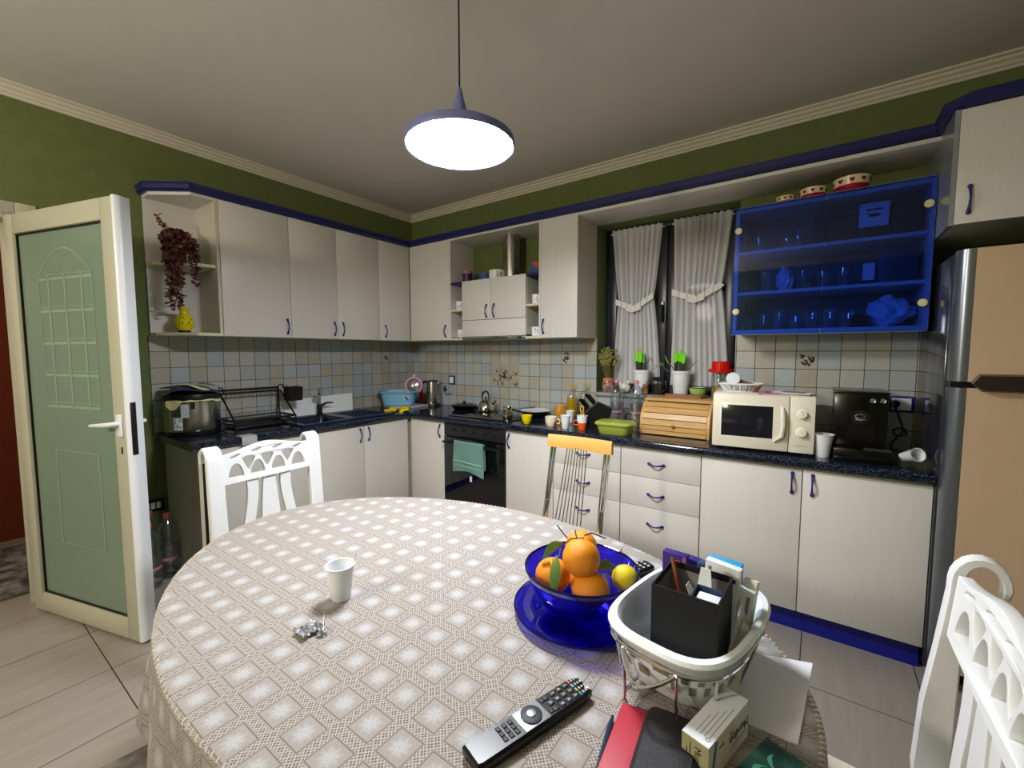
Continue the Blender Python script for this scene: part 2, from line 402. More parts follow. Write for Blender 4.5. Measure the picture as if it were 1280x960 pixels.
def text_mesh(t,size,extr=.0003):
    cu=bpy.data.curves.new('t','FONT'); cu.body=t; cu.size=size; cu.extrude=extr; cu.align_x='CENTER'; cu.align_y='CENTER'
    o=bpy.data.objects.new('t',cu); COL.objects.link(o)
    me=bpy.data.meshes.new_from_object(o.evaluated_get(bpy.context.evaluated_depsgraph_get()))
    bpy.data.objects.remove(o); return me
def handle(parent,x,y,z,out,vert=True,h=.095,d=.024,name='handle'):
    """bow handle; out = unit outward vector; touches the front at both ends"""
    o=Vector(out); c=Vector((x,y,z)); a=Vector((0,0,1)) if vert else Vector((abs(o.y),abs(o.x),0))
    pts=[]; rad=[]
    for i in range(11):
        t=i/10; s=(t-.5)*h; pts.append(c+a*s+o*(d*math.sin(PI*t)*.95+.002)+(Vector((0,0,-.006*math.sin(PI*t))) if not vert else Vector())); rad.append(.0068-.0028*math.sin(PI*t))
    mb=MB().tube(pts,rad,8)
    for e in (-.5,.5): mb.ball(c+a*e*h+o*.004,.0085,seg=10)
    return obj(name,mb,'navyhandle',parent)
MT['glassedge']=mat('blue glass ground edge','4f78d8',.3)
MT['towelstripe']=mat('pale teal stripe','a4cfc4',.95,bump=.9,bscale=700)
MT['sinkdark']=mat('navy sink bowl','0c1a33',.25)
MT['plasticgrey']=mat('light grey plastic','b9bcc4',.4)
MT['greywire']=mat('grey coated wire','77777a',.4)
MT['printgreen']=mat('dark green print','284b38',.6)
MT['creamcloth']=mat('cream yellow cloth','e0dba4',.9)
MT['bluecloth']=mat('dark blue striped cloth','20243c',.9,col2='3a4266',nscale=40)
MT['pinkmesh']=thin_glass('pink clear mesh',(.85,.75,.82),.2,.25,.6)
MT['darkred']=mat('dark red glaze','7a0f14',.25)
MT['hobzone']=mat('hob zone print','1c1c20',.15)
MT['steelshine']=mat('polished steel','c9c6c2',.1,metal=1)
MT['darkglaze']=mat('dark glaze','4a4312',.3)
MT['orangeglaze']=mat('orange glaze','f0581e',.25)
MT['orangeglaze2']=mat('orange ribbon','d8764a',.6)
MT['honeyrim']=mat('honey jar rim','d9a94a',.2)
MT['pinkcap']=mat('pink bottle cap','e58aa6',.4); MT['redcap']=mat('red bottle cap','c8584a',.4)
MT['bottlelabel']=thin_glass('printed bottle label',(.55,.62,.70),.3,.35,.5)
MT['beigelight']=mat('ivory plastic lighter','f0ecde',.3)
MT['greyprint']=mat('grey print','8a8880',.6)
MT['brownplastic']=mat('brown plastic','7d5a48',.5)
MT['violet']=mat('violet print','9a5a86',.6)
MT['blackgloss2']=mat('black lacquer','0a090a',.18)
MT['jarpattern']=mat('patterned jar glass','b79a86',.2,col2='6a4238',nscale=60)
MT['creampaint']=mat('cream painted ceramic','e6e0d0',.35,noise=.15,nscale=60)
MT['soil']=mat('soil','2a1f18',.95)
MT['leaf2']=mat('drooping leaf','79a83c',.5)
MT['pasta']=mat('dry pasta','c2a878',.7,col2='7a6038',nscale=80)
MT['darkviolet']=mat('dark violet plastic','2a2a4a',.4)
MT['pinkdull']=mat('dusty pink plastic','b07080',.5)
MT['bluedull']=mat('slate blue plastic','3c538a',.4)
MT['orangedull']=mat('terracotta plastic','b8542e',.4)
MT['redglaze2']=mat('red brushed glaze','b8181c',.25,noise=.2,nscale=30)
MT['creamband']=mat('cream glaze band','e3cfb0',.3)
MT['bagfilm']=mat('pale plastic film','c8d2e6',.3)
MT['lampshade']=mat('flare lightened lamp shade','757bb0',.45)  # dark shade lightened to lilac, lamp flare put into its colour
MT['seat']=mat('cream seat fabric','cfc6b4',.85,bump=.5,bscale=500)
MT['purplebox']=mat('purple carton','35207c',.45)
MT['orangeprint']=mat('orange print','f0683a',.5)
MT['skyblue']=mat('sky blue carton','2f9ed6',.45)
MT['bluebox']=mat('slate blue carton','2c4468',.45,noise=.2,nscale=90)
MT['greenbox']=mat('pale olive carton','b4b89a',.5)
MT['carton']=mat('cream white carton','ded8c8',.5)
MT['cartonwhite']=mat('white carton','e6ebf2',.45)
MT['oliveend']=mat('olive carton end','a9a67c',.5)
MT['textnavy']=mat('navy lettering','22305c',.5)
MT['textgrey']=mat('grey lettering','8c8578',.5)
MT['bluestripe']=mat('blue carton stripe','3f62b0',.45)
MT['picture']=mat('dark teal picture','0d2a26',.35,col2='3f7a70',nscale=28)
MT['tealglow']=mat('pale teal print','5fc0b8',.4)
MT['pen']=mat('blue black pen','1c3247',.25)
MT['copper']=mat('copper pen','a0593c',.3,metal=.4)
MT['foil']=mat('silver foil','c9ccd2',.25,metal=.7)
MT['greypatch']=mat('grey printed patches','7d7a74',.5)
MT['blackline']=mat('black lettering','1a1a1c',.5)
MT['remotesilver']=mat('silver remote plate','b4b9c2',.3,metal=.6)
MT['remotebtn']=mat('remote button rubber','1d1d21',.55)
MT['remoteprint']=mat('white button print','c4c6cc',.5)
MT['creamtrim']=mat('cream crochet trim','c4b8a6',.9)
MT['lining']=mat('grey box lining','8d8480',.7)
MT['lamplight']=mat('glowing lamp panel','ffffff',.5,emit=(.93,.96,1.0),es=100)
WARM=105; EXPO=0.4
MT['cabback']=mat('grey cabinet back board','4c4f54',.6)
# ================================================================= ROOM
H=2.70; XR=5.0; YF=-5.4
mb=MB().box(-1.7,XR,YF,.3,-.08,0); struct('floor',mb,'floor')
mb=MB().box(-1.7,XR,YF,.3,H,H+.1); struct('ceiling',mb,'ceil')
WX0,WX1,WZ0,WZ1=1.995,2.92,1.045,2.278
mb=MB(); mb.box(-.15,WX0,0,.26,0,H); mb.box(WX1,XR,0,.26,0,H); mb.box(WX0,WX1,0,.26,0,WZ0); mb.box(WX0,WX1,0,.26,WZ1,H)
struct('wall_back',mb,'green')
mb=MB(); mb.box(-.15,0,-2.625,0,0,H); mb.box(-.15,0,-3.5,-2.625,2.10,H); mb.box(-.15,0,YF,-3.5,0,H); struct('wall_left',mb,'green')
struct('wall_right',MB().box(XR,XR+.1,YF,.26,0,H),'green')
struct('wall_front',MB().box(-1.7,XR,YF-.1,YF,0,H),'green')
struct('wall_hallway',MB().box(-1.5,-1.4,YF,.3,0,H),'terra')
struct('wall_hallway_end',MB().box(-1.4,-.15,-1.3,-1.2,0,H),'terra')
# ceiling crown moulding
def crown(name,p0,p1,inx,iny):
    prof=[(0,0),(0.0,-.062),(.010,-.062),(.014,-.05),(.022,-.046),(.026,-.034),(.038,-.026),(.042,-.014),(.055,-.010),(.055,0)]
    a=[(p0[0]+inx*u+ (iny!=0)*0, p0[1]+iny*u, H+w) for u,w in prof]; b=[(p1[0]+inx*u,p1[1]+iny*u,H+w) for u,w in prof]
    struct(name,MB().rings([a,b]),'crown',angle=20)
crown('trim_1',(0,0,0),(0,YF,0),1,0); crown('trim_2',(0,0,0),(XR,0,0),0,-1)
crown('trim_3',(XR,0,0),(XR,YF,0),-1,0); crown('trim_4',(0,YF,0),(XR,YF,0),0,1)
# tiles
MT['tl']=tiles('backsplash tiles left wall','y',-2.121,1.37,.1008)
MT['tb']=tiles('backsplash tiles back wall','x',.992,1.37,.1016)
MT['tr']=tiles('backsplash tiles right of window','x',3.03,1.37,.1031)
struct('wall_tiles_left',MB().box(0,.005,-2.121,-.005,.855,1.475),'tl')
struct('wall_tiles_back',MB().box(0,1.997,-.005,0,.855,1.475).box(1.997,2.921,-.005,0,.855,1.042),'tb')
struct('wall_tiles_right',MB().box(2.921,3.7574,-.005,0,.855,1.475),'tr')
# decorated tiles
def decor(name,cx,cz,w,h,n,seed,wall='back',bg=None,label=None):
    rnd=random.Random(seed); mb=MB(); e=-.0062 if wall=='back' else .0062
    P=(lambda u,v,d:(cx+u,e-d,cz+v)) if wall=='back' else (lambda u,v,d:(e+d,cx-u,cz+v))
    if bg: 
        q=[P(-w/2,-h/2,0),P(w/2,-h/2,0),P(w/2,h/2,0),P(-w/2,h/2,0)]; mb.quad(*q,mi=1)
        for k in range(1,3): 
            u=-w/2+w*k/3; mb.quad(P(u-.0012,-h/2,.0002),P(u+.0012,-h/2,.0002),P(u+.0012,h/2,.0002),P(u-.0012,h/2,.0002),mi=2)
        mb.quad(P(-w/2,-.0012,.0002),P(w/2,-.0012,.0002),P(w/2,.0012,.0002),P(-w/2,.0012,.0002),mi=2)
    for i in range(n):
        u=rnd.gauss(0,w*.2); v=rnd.gauss(-h*.04,h*.17); u=max(-w*.42,min(w*.42,u)); v=max(-h*.42,min(h*.42,v)); a=rnd.random()*PI; L=rnd.uniform(.008,.019); W=L*.45
        ca,sa=math.cos(a),math.sin(a)
        pts=[P(u+ca*L*s-sa*W*t,v+sa*L*s+ca*W*t,.0004) for s,t in ((-1,0),(-.3,1),(.5,.7),(1,0),(.4,-.8),(-.4,-.8))]
        mb._mark([mb.b.faces.new([mb.b.verts.new(p) for p in pts])],0)
    o=struct(name,mb,['floral','decobg','grout'],fixn=False)
    return o
MT['decobg']=mat('beige picture tile','afa596',.3); MT['grout']=mat('grout','3a3632',.8)
decor('trim_5',1.150,1.173,.304,.205,42,3,bg=True)
decor('trim_6',1.745,1.322,.09,.09,11,5)
decor('trim_7',3.290,1.322,.09,.09,13,6)
decor('trim_8',-.355,1.318,.08,.08,10,7,wall='left')
decor('trim_9',.43,1.01,.08,.08,10,8)
# ---------------- window
FY=.16
wf=MB()
def frame(mb,x0,x1,z0,z1,w,y0,y1):
    mb.box(x0,x0+w,y0,y1,z0,z1,.004); mb.box(x1-w,x1,y0,y1,z0,z1,.004); mb.box(x0+w,x1-w,y0,y1,z0,z0+w,.004); mb.box(x0+w,x1-w,y0,y1,z1-w,z1,.004)
frame(wf,WX0,WX1,WZ0,WZ1,.035,FY,FY+.06); win=struct('window_1',wf,'winframe')
INV[win.name]=Matrix()
for k,(a,b) in enumerate(((WX0+.03,2.455),(2.46,WX1-.03))):
    m=MB(); frame(m,a,b,WZ0+.03,WZ1-.03,.06,FY-.018,FY+.045); s=obj('sash',m,'winframe',win)
    obj('pane',MB().box(a+.055,b-.055,FY+.01,FY+.02,WZ0+.085,WZ1-.085),'night',s)
m=MB().box(2.418,2.442,FY-.03,FY-.018,1.655,1.72,.004); m.tube([(2.43,FY-.03,1.69),(2.43,FY-.055,1.69),(2.43,FY-.058,1.67),(2.43,FY-.058,1.575)],[.009,.009,.011,.009],10); m.box(2.423,2.437,FY-.034,FY-.03,1.70,1.718,mi=1)
obj('handle',m,['black','whiteplastic'],win)
struct('window_1_sill',MB().box(WX0-.0,WX1+.0,-.03,.159,1.045,1.07,.004),'sill')
# curtains
def curtain(name,x0,x1,xt0,xt1,xb0,xb1,zt,zt2,zb,nf,ztL,ztR,label,seed):
    t=thing(name,label,'curtain',((x0+x1)/2,.10,zb),0,'sheer curtains at the window')
    rnd=random.Random(seed); ph=[rnd.uniform(-.5,.5) for _ in range(40)]
    def edge(z):
        zt=(ztL+ztR)/2
        if z>zt: k=(z-zt)/(zt2-zt); k=k**.8; return xt0+(x0-xt0)*k, xt1+(x1-xt1)*k
        k=(zt-z)/(zt-zb); k=k**.7; return xt0+(xb0-xt0)*k, xt1+(xb1-xt1)*k
    def fn(u,v):
        z=zb+(zt-zb)*v; a,b=edge(z); x=a+(b-a)*u
        f=math.sin(2*PI*nf*u+ph[int(u*20)%40]*.0+math.sin(7*u+seed)*.9)
        f2=math.sin(2*PI*nf*2.3*u+seed)*.3
        amp=.012 if z<zt2-.03 else .006
        return (x+.003*f2,.124+amp*(f+f2),z+(.006*math.sin(2*PI*nf*u) if v>.99 else 0))
    obj('cloth',MB().grid(fn,150,40),'sheer',t,angle=80,fixn=False)
    r=MB().tube([(x0-.012,.132,zt2-.012),(x1+.012,.132,zt2-.012)],.004,8); obj('rod',r,'whiteplastic',t)
    xm=(xt0+xt1)/2; zm=min(ztL,ztR)-.055
    tb=MB()
    def band(pa,pb,n):
        for i in range(n):
            a=Vector(pa).lerp(Vector(pb),i/n+.012); b=Vector(pa).lerp(Vector(pb),(i+1)/n-.012); d=.021
            tb.rings([[(a.x,a.y,a.z-d),(a.x,a.y-.005,a.z-d),(a.x,a.y-.005,a.z+d),(a.x,a.y,a.z+d)],[(b.x,b.y,b.z-d),(b.x,b.y-.005,b.z-d),(b.x,b.y-.005,b.z+d),(b.x,b.y,b.z+d)]])
    band((xt0-.008,.100,ztL),(xm-.005,.094,zm),3); band((xm+.005,.094,zm),(xt1+.008,.100,ztR),3)
    for a,dx,dz in ((0,.05,-.012),(1,-.055,-.02),(2,.0,-.0)):
        M_=Matrix.Translation((xm+dx*.5,.088-a*.002,zm+dz*.5))@Matrix.Rotation((-.3,.35,.9)[a],4,'Y')
        tb.box(-.03 if a<2 else -.022,.03 if a<2 else .022,-.003,.003,-.013,.013,.002,M=M_)
    obj('tieback',tb,'cloth_white',t)
    if seed==2: obj('yellow_button',MB().ball((xm+.01,.088,zm+.028),.009,sc=(1,.5,1)),'ochre',t)
curtain('sheer_curtain',2.05,2.42,2.105,2.368,2.07,2.43,2.262,2.25,1.135,9,1.735,1.765,'left white sheer curtain gathered by a checked tieback, beside the green reveal',1)
curtain('sheer_curtain',2.495,2.862,2.508,2.808,2.495,2.872,2.268,2.255,1.135,9,1.775,1.80,'right white sheer curtain with yellow button on its tieback, beside the blue cabinet',2)
# ---------------- doorway and open glass door
fr=MB()
fr.box(-.16,.012,-2.66,-2.612,0,2.085,.004); fr.box(-.16,.012,-3.5,-2.66,2.035,2.085,.004); fr.box(-.16,.012,-3.5,-3.452,0,2.035,.004)
fr.box(.0,.022,-2.625,-2.55,0,2.12,.005); fr.box(.0,.022,-3.5,-2.625,2.06,2.12,.005)
fr.box(-.12,-.10,-2.67,-2.66,0,2.035)
struct('door_1_frame',fr,'alu')
ang=math.atan2(.235,.80)
dr=bpy.data.objects.new('door_1',None); COL.objects.link(dr); dr['kind']='structure'; dr.location=(.0,-2.648,0.0); dr.rotation_euler=(0,0,ang); INV[dr.name]=Matrix()
W=.862; T0,T1=-.022,.028; DH=2.045
m=MB(); fw=.095
m.box(.005,.075,T0,T1,.012,DH,.004); m.box(W-fw,W-.012,T0,T1,.012,DH,.004); m.box(.075,W-fw,T0,T1,.012,.012+fw,.004); m.box(.075,W-fw,T0,T1,DH-fw,DH,.004)
obj('leaf_frame',m,'alu',dr,world=False)
# rounded white free edge with lip
prof=[(W-.013,T0),(W,T0+.004),(W+.006,.003),(W,T1-.0),(W-.004,T1+.016),(W-.022,T1+.018),(W-.03,T1+.008),(W-.03,T1),(W-.013,T1)]
obj('leaf_edge',MB().rings([[(a,b,.012) for a,b in prof],[(a,b,DH+.004) for a,b in prof]]),'aluw',dr,world=False,angle=60)
m=MB().box(.075,W-fw,0.0,.006,.012+fw,DH-fw); obj('pane',m,'frost',dr,world=False)
m=MB(); g=.006
for (a,b,c,d) in ((.075,.075+g,.107,DH-fw),(W-fw-g,W-fw,.107,DH-fw),(.075,W-fw,.107,.107+g),(.075,W-fw,DH-fw-g,DH-fw)): m.box(a,b,-.009,.0,c,d)
obj('gasket',m,'black',dr,world=False)
# etched lines of the pane
etch=MB()
def ln(x0,z0,x1,z1,w=.004):
    d=Vector((x1-x0,z1-z0)).normalized()*w; n_=(-d.y/2,d.x/2); e=-.0015
    etch.quad((x0-n_[0],e,z0-n_[1]),(x1-n_[0],e,z1-n_[1]),(x1+n_[0],e,z1+n_[1]),(x0+n_[0],e,z0+n_[1]))
for sx in (0,1):
    f=lambda x:(x if not sx else .86-x)
    ln(f(.26),.40,f(.26),.88,.008)
ln(.26,.88,.60,.88,.004); ln(.26,.40,.60,.40,.003)
for k in range(5):
    z=1.10+k*.155
    ln(.22,z,.64,z,.012); ln(.22,z+.02,.64,z+.02,.003)
for x in (.30,.43,.56): ln(x,1.08,x,1.74,.012)
arch=[(.22+.42*i/12,1.74+.12*math.sin(PI*i/12)) for i in range(13)]
for a,b in zip(arch[:-1],arch[1:]): ln(a[0],a[1],b[0],b[1],.006)
ln(.22,1.08,.22,1.74,.005); ln(.64,1.08,.64,1.74,.005)
MT['etch']=mat('etched glass line','93aa95',.5)
obj('etched_pattern',etch,'etch',dr,world=False,fixn=False)
for s,nm in ((-1,'handle'),(1,'handle')):
    y=T0 if s<0 else T1
    m=MB().box(W-.062,W-.03,min(y,y+s*.012),max(y,y+s*.012),.985,1.085,.004)
    m.tube([(W-.046,y+s*.01,1.045),(W-.046,y+s*.045,1.045),(W-.065,y+s*.052,1.043),(W-.17,y+s*.05,1.034)],[.010,.010,.010,.007],10)
    obj(nm,m,'whiteplastic',dr,world=False)
obj('lock_plate',MB().box(W+.0035,W+.0068,-.010,.012,.90,1.14,.001),'black',dr,world=False)
obj('keyhole',MB().box(W-.052,W-.042,T0-.0015,T0+.001,.905,.935,.0005),'black',dr,world=False)
# hall floor mat seen past the door
tag(obj('doormat',MB().box(-1.15,-.25,-3.15,-2.35,.001,.03,.01),'rug'),'dark grey mottled mat on the floor beyond the open glass door','mat')
# ================================================================= WALL CABINETS
ZB,ZT,DU,T=1.467,2.303,.311,.016
def updoor(t,axis,a,b,z0,z1,hpos,front,hz=None,hx=None,name='door',th=.018):
    g=.0015; m=MB()
    if axis=='y': m.box(front-th,front,a+g,b-g,z0+g,z1-g,.0012)
    else: m.box(a+g,b-g,-front,-front+th,z0+g,z1-g,.0012)
    d=obj(name,m,'cab',t)
    if hpos is not None:
        if axis=='y': handle(d,front,hpos,hz,(1,0,0))
        else: handle(d,hpos,-front,hz,(0,-1,0))
    return d
def wallcab_left(label,y0,y1,doors):
    t=thing('wall_cabinet',label,'cabinet',(.01,(y0+y1)/2,ZB))
    obj('body',MB().box(.006,DU-.0195,y0+.0008,y1-.0008,ZB,ZT),'cabside',t)
    for a,b,h in doors: updoor(t,'y',a,b,ZB,ZT,h,DU,1.545)
    return t
wallcab_left('wide single door cream wall cabinet next to the open corner shelf',-1.823,-1.395,[(-1.823,-1.395,-1.425)])
wallcab_left('cream wall cabinet above the sink with two doors whose handles meet in the middle',-1.395,-.645,[(-1.395,-1.035,-1.066),(-1.035,-.645,-.995)])
wallcab_left('narrow cream wall cabinet on the left wall ending at the room corner',-.645,-.3125,[(-.645,-.314,-.590)])
t=thing('wall_cabinet','cream wall cabinet on the back wall left of the hood cabinet','cabinet',(.5,-.01,ZB))
obj('body',MB().box(.006,.795,-DU+.0195,-.006,ZB,ZT),'cabside',t); updoor(t,'x',.3135,.797,ZB,ZT,.752,DU,1.545)
t=thing('wall_cabinet','narrow cream wall cabinet between the cooker hood and the window','cabinet',(1.84,-.01,ZB))
obj('body',MB().box(1.6965,1.989,-DU+.0195,-.006,ZB,ZT),'cabside',t); updoor(t,'x',1.6965,1.990,ZB,ZT,1.722,DU,1.550)
# open corner shelf with clipped corner
t=thing('corner_shelf','open cream corner shelf with clipped corner left of the wall cabinets','shelf',(.1,-1.97,ZB))
poly=[(.006,-1.824),(.006,-2.112),(.12,-2.112),(.309,-1.965),(.309,-1.824)]
obj('bottom_shelf',MB().prism(poly,ZB,ZB+.018),'edge',t)
obj('middle_shelf',MB().prism([(.022,-1.842),(.022,-2.108),(.10,-2.108),(.26,-1.975),(.285,-1.842)],1.885,1.903),'edge',t)
obj('top_panel',MB().prism(poly,ZT-.018,ZT),'cab',t)
obj('back_panel',MB().box(.006,.02,-2.112,-1.842,ZB+.018,ZT-.018),'cab',t)
obj('side_panel',MB().box(.006,.309,-1.842,-1.8245,ZB+.018,ZT-.018),'cabside',t)
# cooker hood unit
t=thing('cooker_hood_cabinet','cream hood cabinet with two small doors, side niches and steel duct above the hob','cabinet',(1.24,-.01,ZB))
obj('side_panel',MB().box(.7975,.812,-DU+.001,-.006,ZB,ZT),'cab',t); obj('side_panel',MB().box(1.681,1.6955,-DU+.001,-.006,ZB,ZT),'cab',t)
obj('top_board',MB().box(.812,1.681,-DU+.001,-.006,ZT-.016,ZT),'cab',t)
m=MB().box(.937,1.567,-DU+.02,-.006,1.50,1.925); obj('hood_box',m,'cabside',t)
d=updoor(t,'x',.937,1.236,1.624,1.942,1.198,DU,1.69); d=updoor(t,'x',1.236,1.567,1.624,1.942,1.272,DU,1.69)
obj('lower_flap',MB().box(.9385,1.5655,-DU,-DU+.018,1.492,1.621,.0012),'cab',t)
m=MB().box(.81,1.42,-.306,-.02,1.463,1.492,.003); m.box(1.425,1.56,-.308,-.05,1.462,1.489,.003,mi=1); obj('extractor',m,['steel','chrome'],t)
for a,b in ((.812,.937),(1.567,1.681)):
    obj('niche_top',MB().box(a,b,-DU+.003,-.01,1.925,1.943),'navy',t)
    obj('niche_shelf',MB().box(a,b,-DU+.003,-.01,1.704,1.720),'edge',t)
    obj('niche_bottom',MB().box(a,b,-DU+.003,-.01,ZB,ZB+.016),'edge',t)
obj('duct',MB().cyl((1.31,-.13,1.90),(1.31,-.13,2.287),.066,seg=32),'steel',t)
# pelmet over the window
tag(obj('pelmet_board',MB().box(1.992,3.745,-DU,-.006,ZT-.022,ZT-.003,.001),'cab'),'long cream board bridging the window and the blue glass cabinet under the navy cornice','pelmet')
# navy cornice following the cabinets
path=[(.0,-2.118),(.125,-2.118),(.315,-1.968),(.315,-.315),(3.735,-.315),(3.735,-.50),(3.79,-.552),(4.95,-.552)]
def offset(path,d):
    out=[]
    for i,p in enumerate(path):
        p=Vector(p); dirs=[]
        if i>0: dirs.append((p-Vector(path[i-1])).normalized())
        if i<len(path)-1: dirs.append((Vector(path[i+1])-p).normalized())
        ns=[Vector((v.y,-v.x)) for v in dirs]; n=sum(ns,Vector((0,0))); n.normalize(); out.append(p+n*(d/max(.3,n.dot(ns[0]))))
    return out
prof=[(-.03,0),(.006,0),(.012,.008),(.018,.012),(.018,.036),(.024,.046),(-.03,.046)]
offs=[offset(path,d) for d,_ in prof]
R=[[(offs[k][i].x,offs[k][i].y,ZT+.001+prof[k][1]) for k in range(len(prof))] for i in range(len(path))]
tag(obj('cornice',MB().rings(R),'navy',angle=25),'navy blue cornice running along the tops of all the wall cabinets','cornice')
# blue glass cabinet
BX0,BX1,BZ0,BZ1=2.946,3.738,1.467,2.130
t=thing('glass_cabinet','wall cabinet with cobalt blue glass doors hanging right of the window','cabinet',(3.34,-.01,BZ0))
m=MB(); m.box(BX0,BX0+.018,-.305,-.006,BZ0,BZ1); m.box(BX1-.018,BX1,-.305,-.006,BZ0,BZ1); m.box(BX0+.018,BX1-.018,-.305,-.006,BZ0,BZ0+.018); m.box(BX0+.018,BX1-.018,-.305,-.006,BZ1-.018,BZ1)
obj('carcass',m,'cab',t); obj('back_panel',MB().box(BX0+.018,BX1-.018,-.012,-.0065,BZ0+.018,BZ1-.018),'cabback',t)
for z in (1.683,1.900): obj('shelf',MB().box(BX0+.019,BX1-.019,-.295,-.017,z-.008,z+.008),'cab',t)
for a,b in ((BX0-.006,3.3415),(3.3435,BX1-.002)):
    d=obj('glass_door',MB().box(a,b,-.316,-.311,BZ0-.006,BZ1+.006),'blueglass',t)
    obj('polished_edge',MB().box(a,b,-.3165,-.3108,BZ1+.006,BZ1+.0085),'glassedge',d); obj('polished_edge',MB().box(a,b,-.3165,-.3108,BZ0-.0085,BZ0-.006),'glassedge',d)
    x=a+.022 if a<3.2 else b-.022
    for z in (1.585,2.018): obj('hinge_cap',MB().lathe([(.0175,0),(.0175,.004),(.015,.007),(.004,.008)],seg=20,M=Matrix.Translation((x,-.316,z))@Matrix.Rotation(PI/2,4,'X')),'knobyellow',d)
# fridge tower cabinet
t=thing('overhead_cabinet','cream cabinet above the fridge with one vertical navy handle','cabinet',(4.2,-.01,1.865))
obj('body',MB().box(3.757,4.62,-.525,-.001,1.866,ZT),'cabside',t)
m=MB().box(3.741,3.756,-.544,-.006,1.862,ZT); obj('side_panel',m,'greyside',t)
d=obj('door',MB().box(3.7575,4.33,-.545,-.5265,1.866,ZT-.002,.0012),'cab',t); handle(d,3.795,-.545,1.955,(0,-1,0),h=.10)
obj('door',MB().box(4.333,4.619,-.545,-.5265,1.866,ZT-.002,.0012),'cab',t)
# ================================================================= FRIDGE
t=thing('fridge','tall two door fridge with warm reflection painted on its front and dark grey side','fridge',(4.1,-.3,0))
obj('body',MB().box(3.7575,4.44,-.562,-.0065,.04,1.745,.004),'charcoal',t)
for z0,z1 in ((.10,1.228),(1.252,1.748)):
    P=[]; n=7
    for i in range(n+1):
        a=PI/2*i/n; P.append((3.760+.034-.034*math.cos(a),-.622-.034*math.sin(a)))
    P=[(3.760,-.598)]+P+[(3.806,-.657),(3.806,-.598)]
    d=obj('door',MB().prism([(3.807,-.598)]+[(3.807,-.656),(4.37,-.656),(4.37,-.598)],z0,z1),'fridge',t)
    obj('edge_strip',MB().prism(P,z0,z1),'silver',d,angle=25)
    P2=[(8.177-a,b) for a,b in P]; obj('edge_strip',MB().prism(P2,z0,z1),'silver',d,angle=25)
obj('door_seal',MB().box(3.775,4.40,-.5975,-.5625,.10,1.745),'black',t); obj('gap_hinge',MB().box(3.765,3.84,-.64,-.599,1.230,1.250),'black',t)
hp=[(3.815,1.250),(3.835,1.282),(4.32,1.284),(4.34,1.25),(4.32,1.212),(3.845,1.216)]
obj('handle',MB().rings([[(a,-.655,b) for a,b in hp],[(a,-.690,b+(.006 if b<1.25 else -.006)) for a,b in hp]]),'bronze',t)
obj('foot',MB().box(3.78,4.42,-.54,-.08,0.0,.04),'black',t)
# ================================================================= BASE UNITS
DB=.545; CZ0,CZ1=.821,.861
def basecab(name,label,cat,loc,body,group=None):
    t=thing(name,label,cat,loc,0,group); obj('body',MB().box(*body),'cabside',t); return t
# left run
t=basecab('base_cabinet','cream base cabinet at the left end of the worktop behind the white chair','cabinet',(.3,-1.75,0),(.01,DB-.02,-2.03,-1.439,.108,CZ0-.001))
obj('end_panel',MB().box(.01,DB-.0,-2.073,-2.055,0,CZ0-.001),'endgreen' if 'endgreen' in MT else 'cabside',t); obj('end_panel_edge',MB().box(DB-.001,DB+.001,-2.073,-2.055,0,CZ0-.002),'edge',t)
obj('gap_shade_fill',MB().box(.05,DB-.03,-2.055,-2.03,.109,CZ0-.002),'gap',t)  # solid dark filler painted as the shade inside the open gap
d=updoor(t,'y',-2.03,-1.44,.108,CZ0-.012,None,DB)
def door_b(t,axis,a,b,hp,hv=.74):
    d=updoor(t,axis,a,b,.108,CZ0-.012,hp,DB,hv); return d
t=basecab('base_cabinet','cream two door base cabinet under the navy sink','cabinet',(.3,-1.0,0),(.01,DB-.02,-1.438,-.562,.108,.70))
obj('door',MB().box(DB-.018,DB,-1.437,-.998,.1095,CZ0-.014,.0012),'cab',t); ds=[c for c in t.children if c.name.startswith('door')]
handle(ds[0],DB,-1.028,.738,(1,0,0)); d=door_b(t,'y',-.995,-.5665,-.955)
t=basecab('base_cabinet','cream corner base cabinet left of the oven, handle beside the oven','cabinet',(.7,-.3,0),(.01,.949,-DB+.02,-.01,.108,CZ0-.001)); door_b(t,'x',.563,.950,.905)
t=basecab('base_cabinet','cream single door base cabinet right of the oven','cabinet',(1.75,-.3,0),(1.556,1.943,-DB+.02,-.01,.108,CZ0-.001)); door_b(t,'x',1.556,1.944,1.585)
for (a,b,lab) in ((1.946,2.407,'cream drawer unit directly behind the orange topped chair'),(2.409,2.855,'cream drawer unit with three navy bow handles in front of the bread box')):
    t=basecab('drawer_unit',lab,'drawers',((a+b)/2,-.3,0),(a,b,-DB+.02,-.01,.108,CZ0-.001))
    for z0,z1,hz in ((.643,CZ0-.012,.729),(.468,.643,.549),(.108,.468,.375)):
        d=obj('drawer',MB().box(a+.0015,b-.0015,-DB,-DB+.018,z0+.0012,z1-.0012,.0012),'cab',t)
        handle(d,a+.47*(b-a)+ .0,-DB,hz,(0,-1,0),vert=False,h=.085)
t=basecab('base_cabinet','wide cream two door base cabinet below the microwave and coffee machine','cabinet',(3.3,-.3,0),(2.857,3.755,-DB+.02,-.01,.108,CZ0-.001))
door_b(t,'x',2.857,3.305,3.265); door_b(t,'x',3.306,3.756,3.345)
# plinth
m=MB(); m.box(.40,.51,-2.05,-.51,0,.108); m.box(.51,.948,-.51,-.40,0,.108); m.box(1.556,3.75,-.51,-.45,0,.107)
tag(obj('plinth',m,'navyplinth'),'glossy navy blue plinth along the floor under the base cabinets','plinth')
